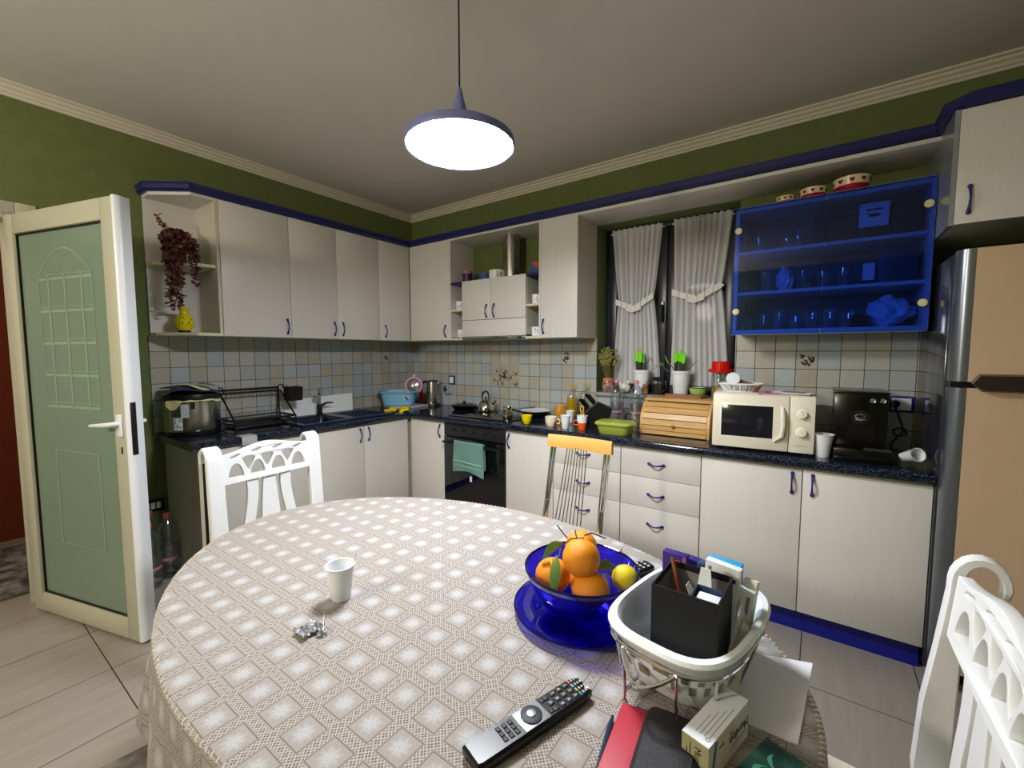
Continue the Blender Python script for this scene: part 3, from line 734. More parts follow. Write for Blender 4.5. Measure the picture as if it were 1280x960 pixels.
# worktop (L shape, with sink cut simplified by an inset rim)
def worktop():
    m=MB(); hx0,hx1,hy0,hy1=.16,.50,-1.42,-1.09
    m.box(.006,hx0,hy0,hy1,CZ0,CZ1); m.box(hx1,.560,hy0,hy1,CZ0,CZ1)
    m.box(.006,.560,-2.112,hy0,CZ0,CZ1); m.box(.006,.560,hy1,-.560,CZ0,CZ1); m.box(.006,3.757,-.560,-.006,CZ0,CZ1)
    def edge(p0,p1,n):
        pr=[(0,0),(.008,0),(.012,.004),(.012,.030),(.008,.037),(0,.040)]
        m.rings([[(p[0]+n[0]*a,p[1]+n[1]*a,CZ0+b) for a,b in pr] for p in (p0,p1)])
    edge((.560,-2.112),(.560,-.560),(1,0)); edge((.560,-.560),(3.757,-.560),(0,-1))
    return m
tag(obj('worktop',worktop(),'granite',angle=50),'dark navy speckled worktop running along both walls','worktop')
# worktop underside cream rail strip
tag(obj('worktop_rail',MB().box(.527,.531,-2.03,-.53,CZ0-.012,CZ0).box(.53,3.75,-.531,-.527,CZ0-.012,CZ0),'edge'),'thin cream strip just under the worktop front edge','trim strip')
# oven
t=thing('oven','black built in oven with a teal towel on its handle','oven',(1.25,-.3,.1))
obj('body',MB().box(.955,1.550,-.52,-.02,.112,.815),'ovengrey',t)
obj('control_panel',MB().box(.953,1.552,-.548,-.521,.716,.815,.003),'ovengrey',t)
for i,x in enumerate((1.05,1.15,1.25,1.35,1.45)): obj('knob',MB().lathe([(.014,0),(.014,.012),(.011,.014)],seg=14,M=Matrix.Translation((x,-.548,.768))@Matrix.Rotation(PI/2,4,'X')),'ovengrey',t)
d=obj('oven_door',MB().box(.953,1.552,-.552,-.521,.175,.705,.004),'darkglass',t)
m=MB().tube([(.99,-.552,.672),(.99,-.588,.672)],.006,8); m.tube([(1.515,-.552,.672),(1.515,-.588,.672)],.006,8); m.tube([(.975,-.59,.672),(1.53,-.59,.672)],.009,10); obj('handle',m,'black',d)
obj('lower_panel',MB().box(.953,1.552,-.548,-.521,.112,.17,.003),'ovengrey',t)
# towel over the handle
t=thing('towel','teal terry towel with striped border hanging over the oven handle','towel',(1.25,-.59,.43))
def tw(side):
    def fn(u,v):
        x=1.105+.285*u-(.012*(1-v)*math.sin(3*u))+.02*(1-v)*(u-.5)
        z=(.445+.03*math.sin(2.2*u+.4)-.03*(u>.5)*(u-.5) if side<0 else .50)+ (0)
        zz=z+(.686-z)*v
        y=-.59+side*.0125-(.006*math.sin(9*u+4*v)*(1-v))*(1 if side<0 else .3)
        return (x,y,zz)
    return fn
def towelfn(u,v):
    # v 0..1: back hem -> over bar -> front hem
    if v<.35: return tw(1)(u,v/.35)
    if v>.45: return tw(-1)(u,1-(v-.45)/.55)
    a=(v-.35)/.10*PI; x,_,z=tw(1)(u,1); return (x,-.59+.0125*math.cos(a),.686+.0125*math.sin(a))
m=MB().grid(towelfn,24,60,thick=.0035)
obj('cloth',m,'towel',t,angle=80)
m=MB()
for dz in (0,.03,.036): m.grid(lambda u,v:(1.112+.272*u,-.6085-.003*abs(math.sin(9*u)),.515+dz-.012*u+.004*v),20,1,thick=.0015)
obj('border_stripes',m,'towelstripe' if 'towelstripe' in MT else 'towel',t)
obj('tag',MB().box(1.268,1.288,-.607,-.604,.405,.445),'paper',t)
CT=.8612
# ---------------- sink, tap, board
t=thing('sink','navy composite sink with bowl and ribbed drainer set into the worktop','sink',(.33,-1.05,CT-.001))
SX0,SX1,SY0,SY1=.075,.535,-1.46,-.70
m=MB()
def ringrect(x0,x1,y0,y1,z,r,n=5):
    o=[]
    for cx,cy,a0 in ((x1-r,y1-r,0),(x0+r,y1-r,PI/2),(x0+r,y0+r,PI),(x1-r,y0+r,1.5*PI)):
        for i in range(n+1): a=a0+PI/2*i/n; o.append((cx+r*math.cos(a),cy+r*math.sin(a),z))
    return o
# rim frame built as a thick plate ring around bowl
def holeplate(m,x0,x1,y0,y1,hx0,hx1,hy0,hy1,z0,z1):
    m.box(x0,hx0,y0,y1,z0,z1,.003); m.box(hx1,x1,y0,y1,z0,z1,.003); m.box(hx0,hx1,y0,hy0,z0,z1); m.box(hx0,hx1,hy1,y1,z0,z1)
holeplate(m,SX0,SX1,SY0,SY1,.16,.50,-1.42,-1.09,CT-.0005,CT+.012); obj('rim',m,'sink',t)
# a shallow bowl visible inside the rim
m=MB(); m.rings([ringrect(.161,.499,-1.419,-1.091,CT+.011,.03),ringrect(.168,.492,-1.412,-1.098,.86,.035),ringrect(.180,.480,-1.400,-1.110,.735,.05)],cap0=False); obj('bowl',m,'sinkdark',t,fixn=False)
m=MB()
for i in range(9): 
    y=-1.0+i*.032; m.tube([(.17,y,CT+.013),(.47,y,CT+.013)],.004,6)
obj('drainer_rib',m,'sink',t)
m=MB().lathe([(.02,0),(.02,.004),(.012,.005)],(.33,-1.25,.7355),20); obj('drain',m,'chrome',t)
t=thing('tap','dark and chrome kitchen tap with curved spout at the sink','tap',(.125,-1.10,CT+.01))
X,Y,Z=.125,-1.10,CT+.012
m=MB().lathe([(.026,0),(.026,.008),(.02,.012),(.019,.07),(.015,.085)],(X,Y,Z),20); obj('base',m,'black',t)
pts=[(X,Y,Z+.06)]+[(X+.005+.055*(1-math.cos(a)),Y-.0,Z+.17+.05*math.sin(a)) for a in [PI*i/10 for i in range(11)]]
pts=[(X,Y,Z+.06),(X,Y,Z+.15)]+[(X+.05*(1-math.cos(a)),Y-.03*(1-math.cos(a)),Z+.16+.05*math.sin(a)) for a in [PI*i/10 for i in range(1,10)]]
obj('spout',MB().tube(pts,[.011]*len(pts),12),'chrome',t)
obj('lever',MB().tube([(X+.005,Y+.01,Z+.07),(X+.02,Y+.05,Z+.09),(X+.03,Y+.10,Z+.088)],[.012,.008,.005],10),'black',t)
tag(obj('sink_board',MB().rings([[(.085,-1.385,CT+.013),(.085,-.78,CT+.013),(.093,-.78,CT+.013),(.093,-1.385,CT+.013)],[(.012,-1.36,.995),(.012,-.735,1.012),(.020,-.735,1.012),(.020,-1.36,.995)]]),'whiteplastic'),'white sink cover board leaning on the tiles behind the tap','board')
tag(obj('bracket',MB().box(.50,.585,-1.86,-1.775,CT-.0002,CT+.004,.001).box(.581,.585,-1.86,-1.775,.815,CT+.003,.001),'plasticgrey'),'light grey plastic bracket hooked over the worktop edge behind the white chair','bracket')
# ---------------- multicooker with cloths
t=thing('pressure_cooker','stainless steel electric cooker with black lid at the left end of the worktop','cooker',(.165,-1.965,CT))
c=(.165,-1.965,CT)
obj('base',MB().lathe([(.135,0),(.143,.006),(.143,.028)],c,48),'black',t)
obj('body',MB().lathe([(.144,.028),(.146,.04),(.146,.205),(.14,.213)],c,64),'steel',t)
obj('lid',MB().lathe([(.148,.213),(.150,.225),(.145,.25),(.10,.268),(.03,.275)],c,48),'black',t)
obj('handle',MB().box(.14,.19,-1.995,-1.93,CT+.262,CT+.285,.006),'black',t)
def cyl_patch(a0,a1,z0,z1,r=.1475): 
    return MB().grid(lambda u,v:(c[0]+r*math.cos(a0+(a1-a0)*u),c[1]+r*math.sin(a0+(a1-a0)*u),c[2]+z0+(z1-z0)*v),8,1)
# camera faces roughly angle -18 deg
obj('display_panel',cyl_patch(-.70,-.42,.115,.195),'plasticgrey',t,fixn=False)
lab=obj('label_sticker',cyl_patch(-1.0,-.66,.04,.115,.1472),'paper',t,fixn=False)
m=MB()
rnd=random.Random(4)
for i in range(7):
    for j in range(6):
        if rnd.random()<.6:
            a=-.97+i*.043; z=.046+j*.011; q=cyl_patch(a,a+.032,z,z+.007,.1478); me=bpy.data.meshes.new('x'); q.b.to_mesh(me); q.b.free(); m.add(me)
obj('label_print',m,'printgreen',t,fixn=False)
obj('latch',cyl_patch(-.36,-.22,.165,.205,.149),'black',t,fixn=False)
t=thing('cloth','pale yellow and cream cloth tucked under the lid on the steel cooker','cloth',(.165,-1.965,CT+.21))
def cl(u,v):
    a=2*PI*u; r=.05+.115*v+.03*v*max(0,math.cos(2*a+.6)); z=.2135+.0005*v-(.05*max(0,v-.8)*5*max(0,math.cos(2*a+.6)) if v>.8 else 0)
    r=r if v<=.8 else r
    return (c[0]+r*math.cos(a),c[1]+r*math.sin(a),c[2]+max(.152,z)+.0 if v<=.8 else c[2]+z)
def cl2(u,v):
    a=-1.25+2.1*u; r=.150+.006*math.sin(8*a); hang=.006+.05*max(0,math.cos(9*(u-.12)))*(u<.35)+.012*max(0,math.cos(12*(u-.95)))*(u>.8)
    if v<.4: rr=.151-.0*v; return (c[0]+(.149+.01*v)*math.cos(a),c[1]+(.149+.01*v)*math.sin(a),c[2]+.216+.004*math.sin(5*a))
    return (c[0]+(r+.004)*math.cos(a),c[1]+(r+.004)*math.sin(a),c[2]+.216-(v-.4)/.6*hang)
obj('fabric',MB().grid(cl2,40,8,thick=.0018),'creamcloth',t,angle=80)
t=thing('folded_cloth','folded dark blue and yellow cloths lying on top of the cooker lid','cloth',(.165,-1.965,CT+.29))
m=MB().grid(lambda u,v:(c[0]-.11+.25*v+.01*math.sin(6*u),c[1]-.13+.24*u,c[2]+.287+.012*math.sin(3*u+2*v)-.05*max(0,abs(u-.45)-.4)-.03*max(0,v-.75)),20,16,thick=.005); obj('blue_layer',m,'bluecloth',t,angle=80)
m=MB().grid(lambda u,v:(c[0]-.06+.20*v,c[1]-.08+.13*u+.05*v*(1-u),c[2]+.296+.012*math.sin(3*u+2*v+.3)-.03*max(0,v-.75)),16,12,thick=.003); obj('yellow_layer',m,'creamcloth',t,angle=80)
m=MB().grid(lambda u,v:(c[0]-.08+.16*v,c[1]+.06+.06*u,c[2]+.303+.008*math.sin(4*u+v)),10,8,thick=.003); obj('blue_fold',m,'bluedark',t,angle=80)
# ---------------- dish rack
t=thing('dish_rack','black wire dish rack beside the steel cooker','dish rack',(.17,-1.60,CT))
x0,x1,y0,y1=.06,.30,-1.80,-1.385
m=MB(); 
for (x,z) in ((x0,CT+.245),): m.tube([(x,y0+.02,z),(x,y1,z)],.008,8)
m.tube([(x0+.03,y0+.02,CT+.225),(x0+.03,y1,CT+.225)],.006,8)
for y in (y0+.02,y1):
    m.tube([(x0,y,CT+.0),(x0,y,CT+.245)],.007,8); m.tube([(x1,y,CT),(x1,y,CT+.05),(x0+.03,y,CT+.225)],.006,8); m.tube([(x0,y,CT+.245),(x0+.02,y,CT+.268),(x0+.07,y,CT+.268),(x0+.09,y,CT+.225)],.004,8)
m.tube([(x0,y0+.02,CT+.055),(x1,y0+.02,CT+.055),(x1,y1,CT+.055),(x0,y1,CT+.055)],.007,8,closed=True)
m.tube([(x0,y0+.02,CT+.03),(x1,y0+.02,CT+.03),(x1,y1,CT+.03),(x0,y1,CT+.03)],.005,8,closed=True)
obj('frame',m,'black',t)
for i in range(15):
    y=y0+.045+i*.0245; m=MB(); m.tube([(x0,y,CT+.055),(x0+.05,y,CT+.055),(x0+.05,y,CT+.085),(x0+.09,y,CT+.095),(x0+.10,y,CT+.055),(x1,y,CT+.055)],.002,5); obj('wire',m,'greywire',t)
for i in range(13):
    y=y0+.055+i*.027; obj('wire',MB().tube([(x0+.01,y,CT+.225),(x0+.05,y,CT+.20),(x0+.03,y,CT+.225)],.002,5),'greywire',t)
obj('tray',MB().box(x0+.01,x1-.01,y0+.03,y1-.01,CT+.006,CT+.012,.002),'black',t)
t=thing('utensil_holder','black square utensil basket hung on the right end of the dish rack','basket',(.17,-1.33,CT+.15))
m=MB(); hx0,hx1,hy0,hy1=.125,.215,-1.374,-1.285
m.rings([[(hx0,hy0,1.01),(hx1,hy0,1.01),(hx1,hy1,1.01),(hx0,hy1,1.01)],[(hx0-.004,hy0-.004,1.112),(hx1+.004,hy0-.004,1.112),(hx1+.004,hy1+.004,1.112),(hx0-.004,hy1+.004,1.112)],[(hx0,hy0,1.112),(hx1,hy0,1.112),(hx1,hy1,1.112),(hx0,hy1,1.112)],[(hx0+.004,hy0+.004,1.016),(hx1-.004,hy0+.004,1.016),(hx1-.004,hy1-.004,1.016),(hx0+.004,hy1-.004,1.016)]]); obj('cup',m,'black',t)
m=MB().tube([(hx0+.02,hy0-.003,1.105),(hx0+.02,hy0-.018,1.135),(hx0+.02,hy0-.028,1.105)],.003,6); m.tube([(hx1-.02,hy0-.003,1.105),(hx1-.02,hy0-.018,1.135),(hx1-.02,hy0-.028,1.105)],.003,6); obj('hook',m,'black',t)
# ---------------- basin on the worktop corner
t=thing('wash_basin','light blue plastic basin in the worktop corner','basin',(.185,-.35,CT+.022),math.radians(40))
m=MB()
def rr(a,b,z,n=40,e=4): 
    o=[]
    for i in range(n):
        th=2*PI*i/n; cc,ss=math.cos(th),math.sin(th); o.append((a*math.copysign(abs(cc)**(2/e),cc),b*math.copysign(abs(ss)**(2/e),ss),z))
    return o
m.rings([rr(.125,.095,0),rr(.135,.105,.004),rr(.160,.125,.115),rr(.178,.142,.118),rr(.180,.144,.126),rr(.160,.126,.127),rr(.132,.102,.008)],M=None)
obj('bowl',m,'blueplastic',t,world=False)
m=MB()
for i,(u,v,s) in enumerate(((0,0,.012),(.02,.006,.009),(-.02,.008,.009),(.012,-.012,.007),(-.012,-.012,.007))): m.ball((.08+u,-.1185-.0,.07+v),s,sc=(1,.12,.9),seg=10,mi=i%3)
obj('flower_print',m,['printgreen','cream','yellow'],t,world=False)
tag(obj('basin_stand',MB().box(.09,.38,-.46,-.17,CT,CT+.018,.004),'plasticgrey'),'small grey board under the light blue basin','board')
t=thing('sieve','pink rimmed round lid standing in the light blue basin','sieve',(.27,-.235,1.03))
Mx=Matrix.Translation((.265,-.245,1.055))@Matrix.Rotation(math.radians(38),4,'Z')@Matrix.Rotation(math.radians(80),4,'X')
obj('rim',MB().tube([(.075*math.cos(a),.075*math.sin(a),0) for a in [2*PI*i/40 for i in range(40)]],.0085,8,closed=True,M=Mx),'pink',t)
obj('mesh',MB().lathe([(.072,0),(.05,.012),(.001,.018)],seg=32,M=Mx,cap0=False),'pinkmesh',t,fixn=False)
obj('knob',MB().box(-.012,.012,.075,.105,-.005,.005,.004,M=Mx),'pink',t)
t=tag(obj('blue_tub',MB().vessel([(.045,0),(.05,.07),(.052,.08)],.003,(.17,-.32,.90),24),'bluedark'),'dark blue plastic tub standing inside the light blue basin','tub')
t=thing('rubber_gloves','crumpled yellow rubber gloves on the worktop in front of the light blue basin','gloves',(.42,-.55,CT))
m=MB()
rnd=random.Random(9)
def glove(cx,cy,a,mi=None):
    M_=Matrix.Translation((cx,cy,CT+.019))@Matrix.Rotation(a,4,'Z')
    m.grid(lambda u,v:tuple(M_@Vector(((u-.5)*.15,(v-.5)*.075*(1-.2*u),.008*math.sin(9*u+5*v)*1.0))),16,8,thick=.012)
    for k in range(5): 
        y=(-.03+.015*k); m.tube([tuple(M_@Vector((.07,y*.8,0))),tuple(M_@Vector((.10,y*1.1,.006))),tuple(M_@Vector((.125-abs(k-2)*.01,y*1.4,-.003)))],[.009,.008,.006],8)
glove(.395,-.60,-.9); glove(.455,-.52,2.4)
obj('rubber',m,'rubber',t,angle=80)
t=thing('jar','small red jar between the light blue basin and the kettle','jar',(.245,-.12,CT))
obj('glass_body',MB().lathe([(.03,0),(.033,.01),(.033,.085),(.026,.10)],(.245,-.12,CT),20),'darkred',t); obj('lid',MB().lathe([(.03,.10),(.03,.118),(.02,.12)],(.245,-.12,CT),20),'red',t)
# ---------------- kettle
K=(.365,-.10,CT)
t=thing('electric_kettle','tall stainless electric kettle with black handle on its left','kettle',K)
obj('base',MB().lathe([(.072,0),(.075,.004),(.072,.018),(.06,.022)],K,32),'black',t)
obj('body',MB().lathe([(.062,.022),(.064,.04),(.058,.14),(.050,.215),(.049,.228)],K,40),'steel',t)
obj('lid',MB().lathe([(.050,.228),(.046,.238),(.02,.243)],K,32),'black',t)
dx,dy=-.80,-.60
def kp(r,z): return (K[0]+dx*r,K[1]+dy*r,K[2]+z)
obj('handle',MB().tube([kp(.048,.222),kp(.075,.228),kp(.100,.21),kp(.108,.15),kp(.104,.07),kp(.085,.04),kp(.06,.045)],[.012,.014,.014,.012,.012,.012,.010],10),'black',t)
obj('spout',MB().tube([kp(-.045,.19),kp(-.058,.215),kp(-.066,.225)],[.014,.012,.008],10),'steel',t)
# sockets
def socket(x,z,w,h,label,wall='back',n=1):
    t=thing('socket',label,'socket',(x,-.006,z)) if wall=='back' else thing('socket',label,'socket',(.001,x,z))
    if wall=='back':
        obj('frame',MB().box(x-w/2,x+w/2,-.016,-.0055,z-h/2,z+h/2,.004),'navyhandle',t); 
        obj('insert',MB().box(x-w/2+.014,x+w/2-.014,-.0185,-.014,z-h/2+.012,z+h/2-.012,.002),'whiteplastic',t)
    else:
        obj('frame',MB().box(.0005,.011,x-w/2,x+w/2,z-h/2,z+h/2,.004),'black',t)
        for k in (-1,0,1): obj('insert',MB().box(.009,.0125,x+k*.028-.011,x+k*.028+.011,z-.02,z+.02,.002),'whiteplastic',t)
    return t
socket(.530,1.105,.078,.085,'navy framed socket on the tiles right of the kettle')
socket(3.70,1.096,.105,.085,'navy framed socket with a black plug right of the coffee machine')
socket(-2.15,.412,.12,.075,'black framed triple socket low on the green wall by the open door','left')
t=thing('power_plug','black plug and cable in the socket right of the coffee machine','plug',(3.685,-.03,1.08))
obj('plug',MB().tube([(3.675,-.018,1.10),(3.675,-.05,1.10),(3.672,-.065,1.085)],[.019,.018,.010],12),'black',t)
obj('cable',MB().tube([(3.673,-.06,1.085),(3.690,-.075,1.03),(3.705,-.08,.98),(3.70,-.08,.95),(3.68,-.09,.93),(3.66,-.11,.90),(3.66,-.15,.869)],.0042,8),'black',t)
tag(obj('coiled_cable',MB().tube([(3.69+.025*math.cos(a),-.11,.965+.02*math.sin(a)+.0*a) for a in [i*.5 for i in range(26)]],.0045,8),'black'),'coiled black cable on the worktop end below the navy socket','cable')
tag(obj('cable',MB().tube([(.432,-.012,1.04),(.45,-.02,.99),(.49,-.03,.965),(.53,-.02,.985)],.003,6),'black'),'short black cable drooping on the tiles right of the steel kettle','cable')
# ---------------- hob
t=thing('hob','black glass hob set in the worktop above the oven','hob',(1.24,-.28,CT))
obj('glass_top',MB().box(.96,1.545,-.505,-.045,CT-.0008,CT+.006,.002),'blackgloss',t)
m=MB()
for (x,y,r) in ((1.09,-.16,.085),(1.41,-.16,.07),(1.09,-.39,.07),(1.41,-.39,.085)): m.lathe([(r,0),(r,.0012),(r*.2,.0012)],(x,y,CT+.0058),32)
obj('cooking_zone',m,'hobzone',t)
c_=(1.05,-.145,CT+.0072)
t=thing('frying_pan','black lidded pan at the left edge of the hob','pan',(.80,-.14,CT))
pc=(.80,-.14,CT+.0002)
obj('pan_body',MB().vessel([(.085,0),(.105,.02),(.112,.038)],.004,pc,40),'blackgloss',t)
obj('lid',MB().lathe([(.114,.0385),(.112,.043),(.07,.054),(.02,.057)],pc,40),'blackgloss',t)
obj('lid_knob',MB().lathe([(.010,.057),(.014,.066),(.014,.072),(.006,.075)],pc,16),'black',t)
obj('pan_handle',MB().tube([(.905,-.16,CT+.034),(.95,-.175,CT+.04),(1.0,-.20,CT+.045)],[.009,.008,.008],8),'black',t)
t=thing('whistling_kettle','shiny steel stovetop kettle with black loop handle on the hob','kettle',c_)
obj('body',MB().lathe([(.066,0),(.074,.006),(.073,.02),(.064,.055),(.045,.082),(.026,.092)],c_,40),'steelshine',t)
obj('lid',MB().lathe([(.027,.092),(.022,.100),(.008,.104)],c_,24),'chrome',t)
obj('lid_knob',MB().lathe([(.005,.104),(.009,.112),(.005,.12)],c_,12),'black',t)
def kq(r,z): return (c_[0]+.85*r,c_[1]+.5*r,c_[2]+z)
obj('handle',MB().tube([kq(-.03,.09),kq(-.034,.12),kq(-.022,.155),kq(.0,.168),kq(.018,.158),kq(.026,.13),kq(.026,.09)],[.004,.006,.009,.009,.008,.006,.004],10),'black',t)
obj('spout',MB().tube([kq(.055,.05),kq(.075,.07),kq(.085,.09)],[.014,.010,.008],10),'steelshine',t)
c_=(1.465,-.40,CT+.0072)
t=thing('coffee_pot','small steel long handled coffee pot at the front right of the hob','coffee pot',c_)
obj('pot',MB().vessel([(.032,0),(.038,.008),(.040,.035),(.028,.07),(.034,.092)],.002,c_,32),'steelshine',t)
obj('pot_handle',MB().tube([(1.50,-.39,CT+.085),(1.57,-.34,CT+.09),(1.64,-.29,CT+.095)],[.006,.005,.006],8),'black',t)
# wide pan with plate over
pc=(1.56,-.16,CT+.0072)
t=thing('saucepan','low black pan under the white plate at the right end of the hob','pan',pc)
obj('pan_body',MB().vessel([(.08,0),(.095,.012),(.108,.032)],.003,pc,40),'black',t)
obj('pan_handle',MB().tube([(1.46,-.19,pc[2]+.028),(1.40,-.20,pc[2]+.036),(1.30,-.19,pc[2]+.04)],[.007,.006,.008],8),'black',t)
t=tag(obj('plate',MB().lathe([(.05,0),(.115,.012),(.118,.015),(.115,.017),(.055,.005),(.001,.004)],(1.56,-.16,pc[2]+.0325),48),'ceramic'),'white plate resting on the black pan at the right end of the hob','plate')
# ---------------- cups etc.
def cup(name,label,cat,c,prof,mats,t=.002,group=None,print_=None):
    th=thing(name,label,cat,c,0,group); obj('cup_body',MB().vessel(prof,t,c,32),mats,th); return th
th=thing('bowl','small yellow cup bowl on the worktop right of the hob','bowl',(1.695,-.485,CT)); obj('bowl_body',MB().vessel([(.018,0),(.022,.006),(.034,.035),(.038,.066)],.0025,(1.695,-.485,CT),32),'yellow',th); obj('foot_ring',MB().lathe([(.017,-.0),(.021,.0),(.021,.005),(.017,.005)],(1.695,-.485,CT),24),'darkglaze',th)
fc=(1.875,-.455,CT)
th=thing('mug','wide white mug with a red flower print','mug',fc); obj('mug_body',MB().vessel([(.027,0),(.034,.01),(.041,.035),(.042,.068)],.0025,fc,32),'cream',th)
m=MB()
for k in range(6): 
    a=-.35; m.ball((fc[0]+.0415*math.cos(a)+.007*math.cos(k*1.05)*-math.sin(a),fc[1]+.0415*math.sin(a)+.007*math.cos(k*1.05)*math.cos(a),CT+.026+.009*math.sin(k*1.05)),.006,sc=(.35,.9,.9),seg=8)
m.ball((fc[0]+.040,fc[1]-.006,CT+.046),.006,sc=(.35,.9,.9),seg=8)
obj('flower_print',m,'redglaze',th); obj('mug_handle',MB().tube([(fc[0]+.040,fc[1]+.008,CT+.055),(fc[0]+.062,fc[1]+.014,CT+.045),(fc[0]+.055,fc[1]+.012,CT+.022),(fc[0]+.038,fc[1]+.008,CT+.02)],.004,8),'cream',th)
CUPP=[(.021,0),(.023,.004),(.029,.06),(.034,.088),(.036,.089)]
def pcup(name,label,c,s=1,matl='whiteplastic',group=None):
    th=thing(name,label,'cup',c,0,group); obj('cup_wall',MB().vessel([(r*s,z*s) for r,z in CUPP],.0012,c,32),matl,th)
    obj('rim',MB().tube([(c[0]+.035*s*math.cos(a),c[1]+.035*s*math.sin(a),c[2]+.088*s) for a in [2*PI*i/32 for i in range(32)]],.0016*s,6,closed=True),matl,th); return th
pcup('plastic_cup','white plastic cup between the flower mug and the orange cup',(1.995,-.475,CT),.98)
pcup('plastic_cup','white plastic cup standing behind its neighbour near the honey jar',(1.905,-.24,CT),.95)
oc=(2.10,-.44,CT)
th=thing('mug','orange and white tapered mug with a spoon handle beside the knife block','mug',oc); obj('mug_body',MB().vessel([(.024,0),(.025,.004),(.031,.045)],.002,oc,32,mi=0).vessel([(.0311,.045),(.036,.092)],.002,oc,32,mi=1),['orangeglaze','ceramic'],th)
obj('triangle_print',MB().prism([(-.013,.045),(.015,.045),(-.016,.088)],0,.0008,'xy',M=Matrix.Translation((oc[0]+.033*math.cos(-1.05),oc[1]+.033*math.sin(-1.05),CT))@Matrix.Rotation(-1.05+PI/2,4,'Z')@Matrix.Rotation(PI/2-.10,4,'X')),'orangeglaze',th)
obj('mug_handle',MB().tube([(oc[0]-.030,oc[1]-.01,CT+.06),(oc[0]-.052,oc[1]-.02,CT+.052),(oc[0]-.05,oc[1]-.02,CT+.03),(oc[0]-.026,oc[1]-.01,CT+.028)],.004,8),'orangeglaze',th)
th=thing('shot_mug','small steel cup standing behind the orange and white mug','cup',(2.0,-.30,CT)); obj('cup_body',MB().vessel([(.027,0),(.030,.06)],.0015,(2.0,-.30,CT),24),'steelshine',th)
# honey jar
hc=(1.755,-.115,CT)
th=thing('honey_jar','glass jar of amber honey behind the cups','jar',hc)
obj('jar_glass',MB().lathe([(.043,0),(.047,.006),(.047,.08),(.038,.095),(.038,.103)],hc,32),'honey',th)
obj('rim_band',MB().lathe([(.0395,.095),(.0395,.107),(.036,.107)],hc,32),'honeyrim',th)
# oil bottles
def bottle(name,label,c,r,h,liq,lv,neck,stop,cat='bottle'):
    th=thing(name,label,cat,c)
    obj('liquid',MB().lathe([(r-.003,.003),(r-.002,.01),(r-.002,h*lv)],c,24,sx=1,sy=1),liq,th)
    obj('glass_body',MB().lathe([(r,0),(r,h*.60),(r*.85,h*.70),(neck,h*.80),(neck,h*.93)],c,24),'glass',th)
    obj('stopper',MB().lathe([(neck*.9,h*.93),(neck*1.15,h*.94),(neck*1.15,h*.97),(neck*.5,h)],c,16),stop,th)
    return th
bottle('oil_bottle','square shouldered glass bottle of yellow olive oil',(1.835,-.08,CT),.040,.265,'oil',.60,.012,'oil')
bottle('oil_bottle','glass bottle of dark vinegar behind the knife block',(1.945,-.09,CT),.043,.285,'vinegar',.35,.013,'ochre')
# knife block
t=thing('knife_block','black wedge shaped knife block beside the orange mug','knife block',(2.15,-.34,CT),math.radians(28))
obj('block',MB().prism([(-.055,0),(.06,0),(.105,.135),(.015,.175),(-.075,.10)],-.042,.042,'xz'),'black',t,world=False)
kn=0
for i,(u,v) in enumerate(((-.055,-.028),(-.05,.0),(-.045,.028),(-.015,-.028),(-.01,.0),(-.005,.028))):
    b=Vector((u-.0,v,.118+ (u+.07)*.82)); d=Vector((-.64,0,.77)); L=.085-(.012*(i%3))
    th=thing('knife',['front left','middle left','rear left','front right','middle right','rear right'][i] and ('black handled knife in the %s slot of the knife block'%['lower front','lower middle','lower rear','upper front','upper middle','upper rear'][i]),'knife',(2.15,-.34,CT),math.radians(28),'knives in the knife block')
    obj('knife_handle',MB().tube([b,b+d*.02,b+d*L*.6,b+d*L],[.007,.009,.0085,.010],8),'blackgloss',th,world=False)
    obj('bolster',MB().tube([b-d*.008,b+d*.002],.0075,8),'chrome',th,world=False)
t=thing('scissors','yellow handled scissors hanging at the front of the knife block','scissors',(2.09,-.41,.98))
m=MB()
for (dx,dz,a) in ((0,.0,.2),(.006,-.045,-.3)): m.tube([(2.085+dx+.013*math.cos(q)*1.0,-.415-.004*math.cos(q),.99+dz+.022*math.sin(q)) for q in [2*PI*i/20 for i in range(20)]],.0045,6,closed=True)
obj('finger_loops',m,'ochre',t)
obj('blades',MB().tube([(2.09,-.405,.965),(2.10,-.375,.945)],[.006,.003],6),'chrome',t)
# lime container
lc=(2.335,-.455,CT)
t=thing('food_container','translucent lime green food container with lid at the worktop front','container',lc,math.radians(4))
m=MB().rings([rr(.085,.058,0,e=5),rr(.092,.064,.006,e=5),rr(.108,.078,.062,e=5)]); obj('tub',m,'lime',t,world=False)
m=MB().rings([rr(.116,.085,.060,e=5),rr(.118,.087,.068,e=5),rr(.108,.078,.078,e=5),rr(.09,.062,.080,e=5)]); m.box(-.125,-.11,-.02,.02,.062,.07,.002); m.box(.11,.125,-.02,.02,.062,.07,.002); obj('lid',m,'lime',t,world=False)
# clear box behind container
t=thing('glass_storage_box','small clear square storage box behind the lime container','box',(2.24,-.275,CT),math.radians(20))
obj('box_wall',MB().rings([rr(.036,.036,0,e=8),rr(.042,.042,.08,e=8),rr(.039,.039,.08,e=8),rr(.034,.034,.004,e=8)]),'glass',t,world=False)
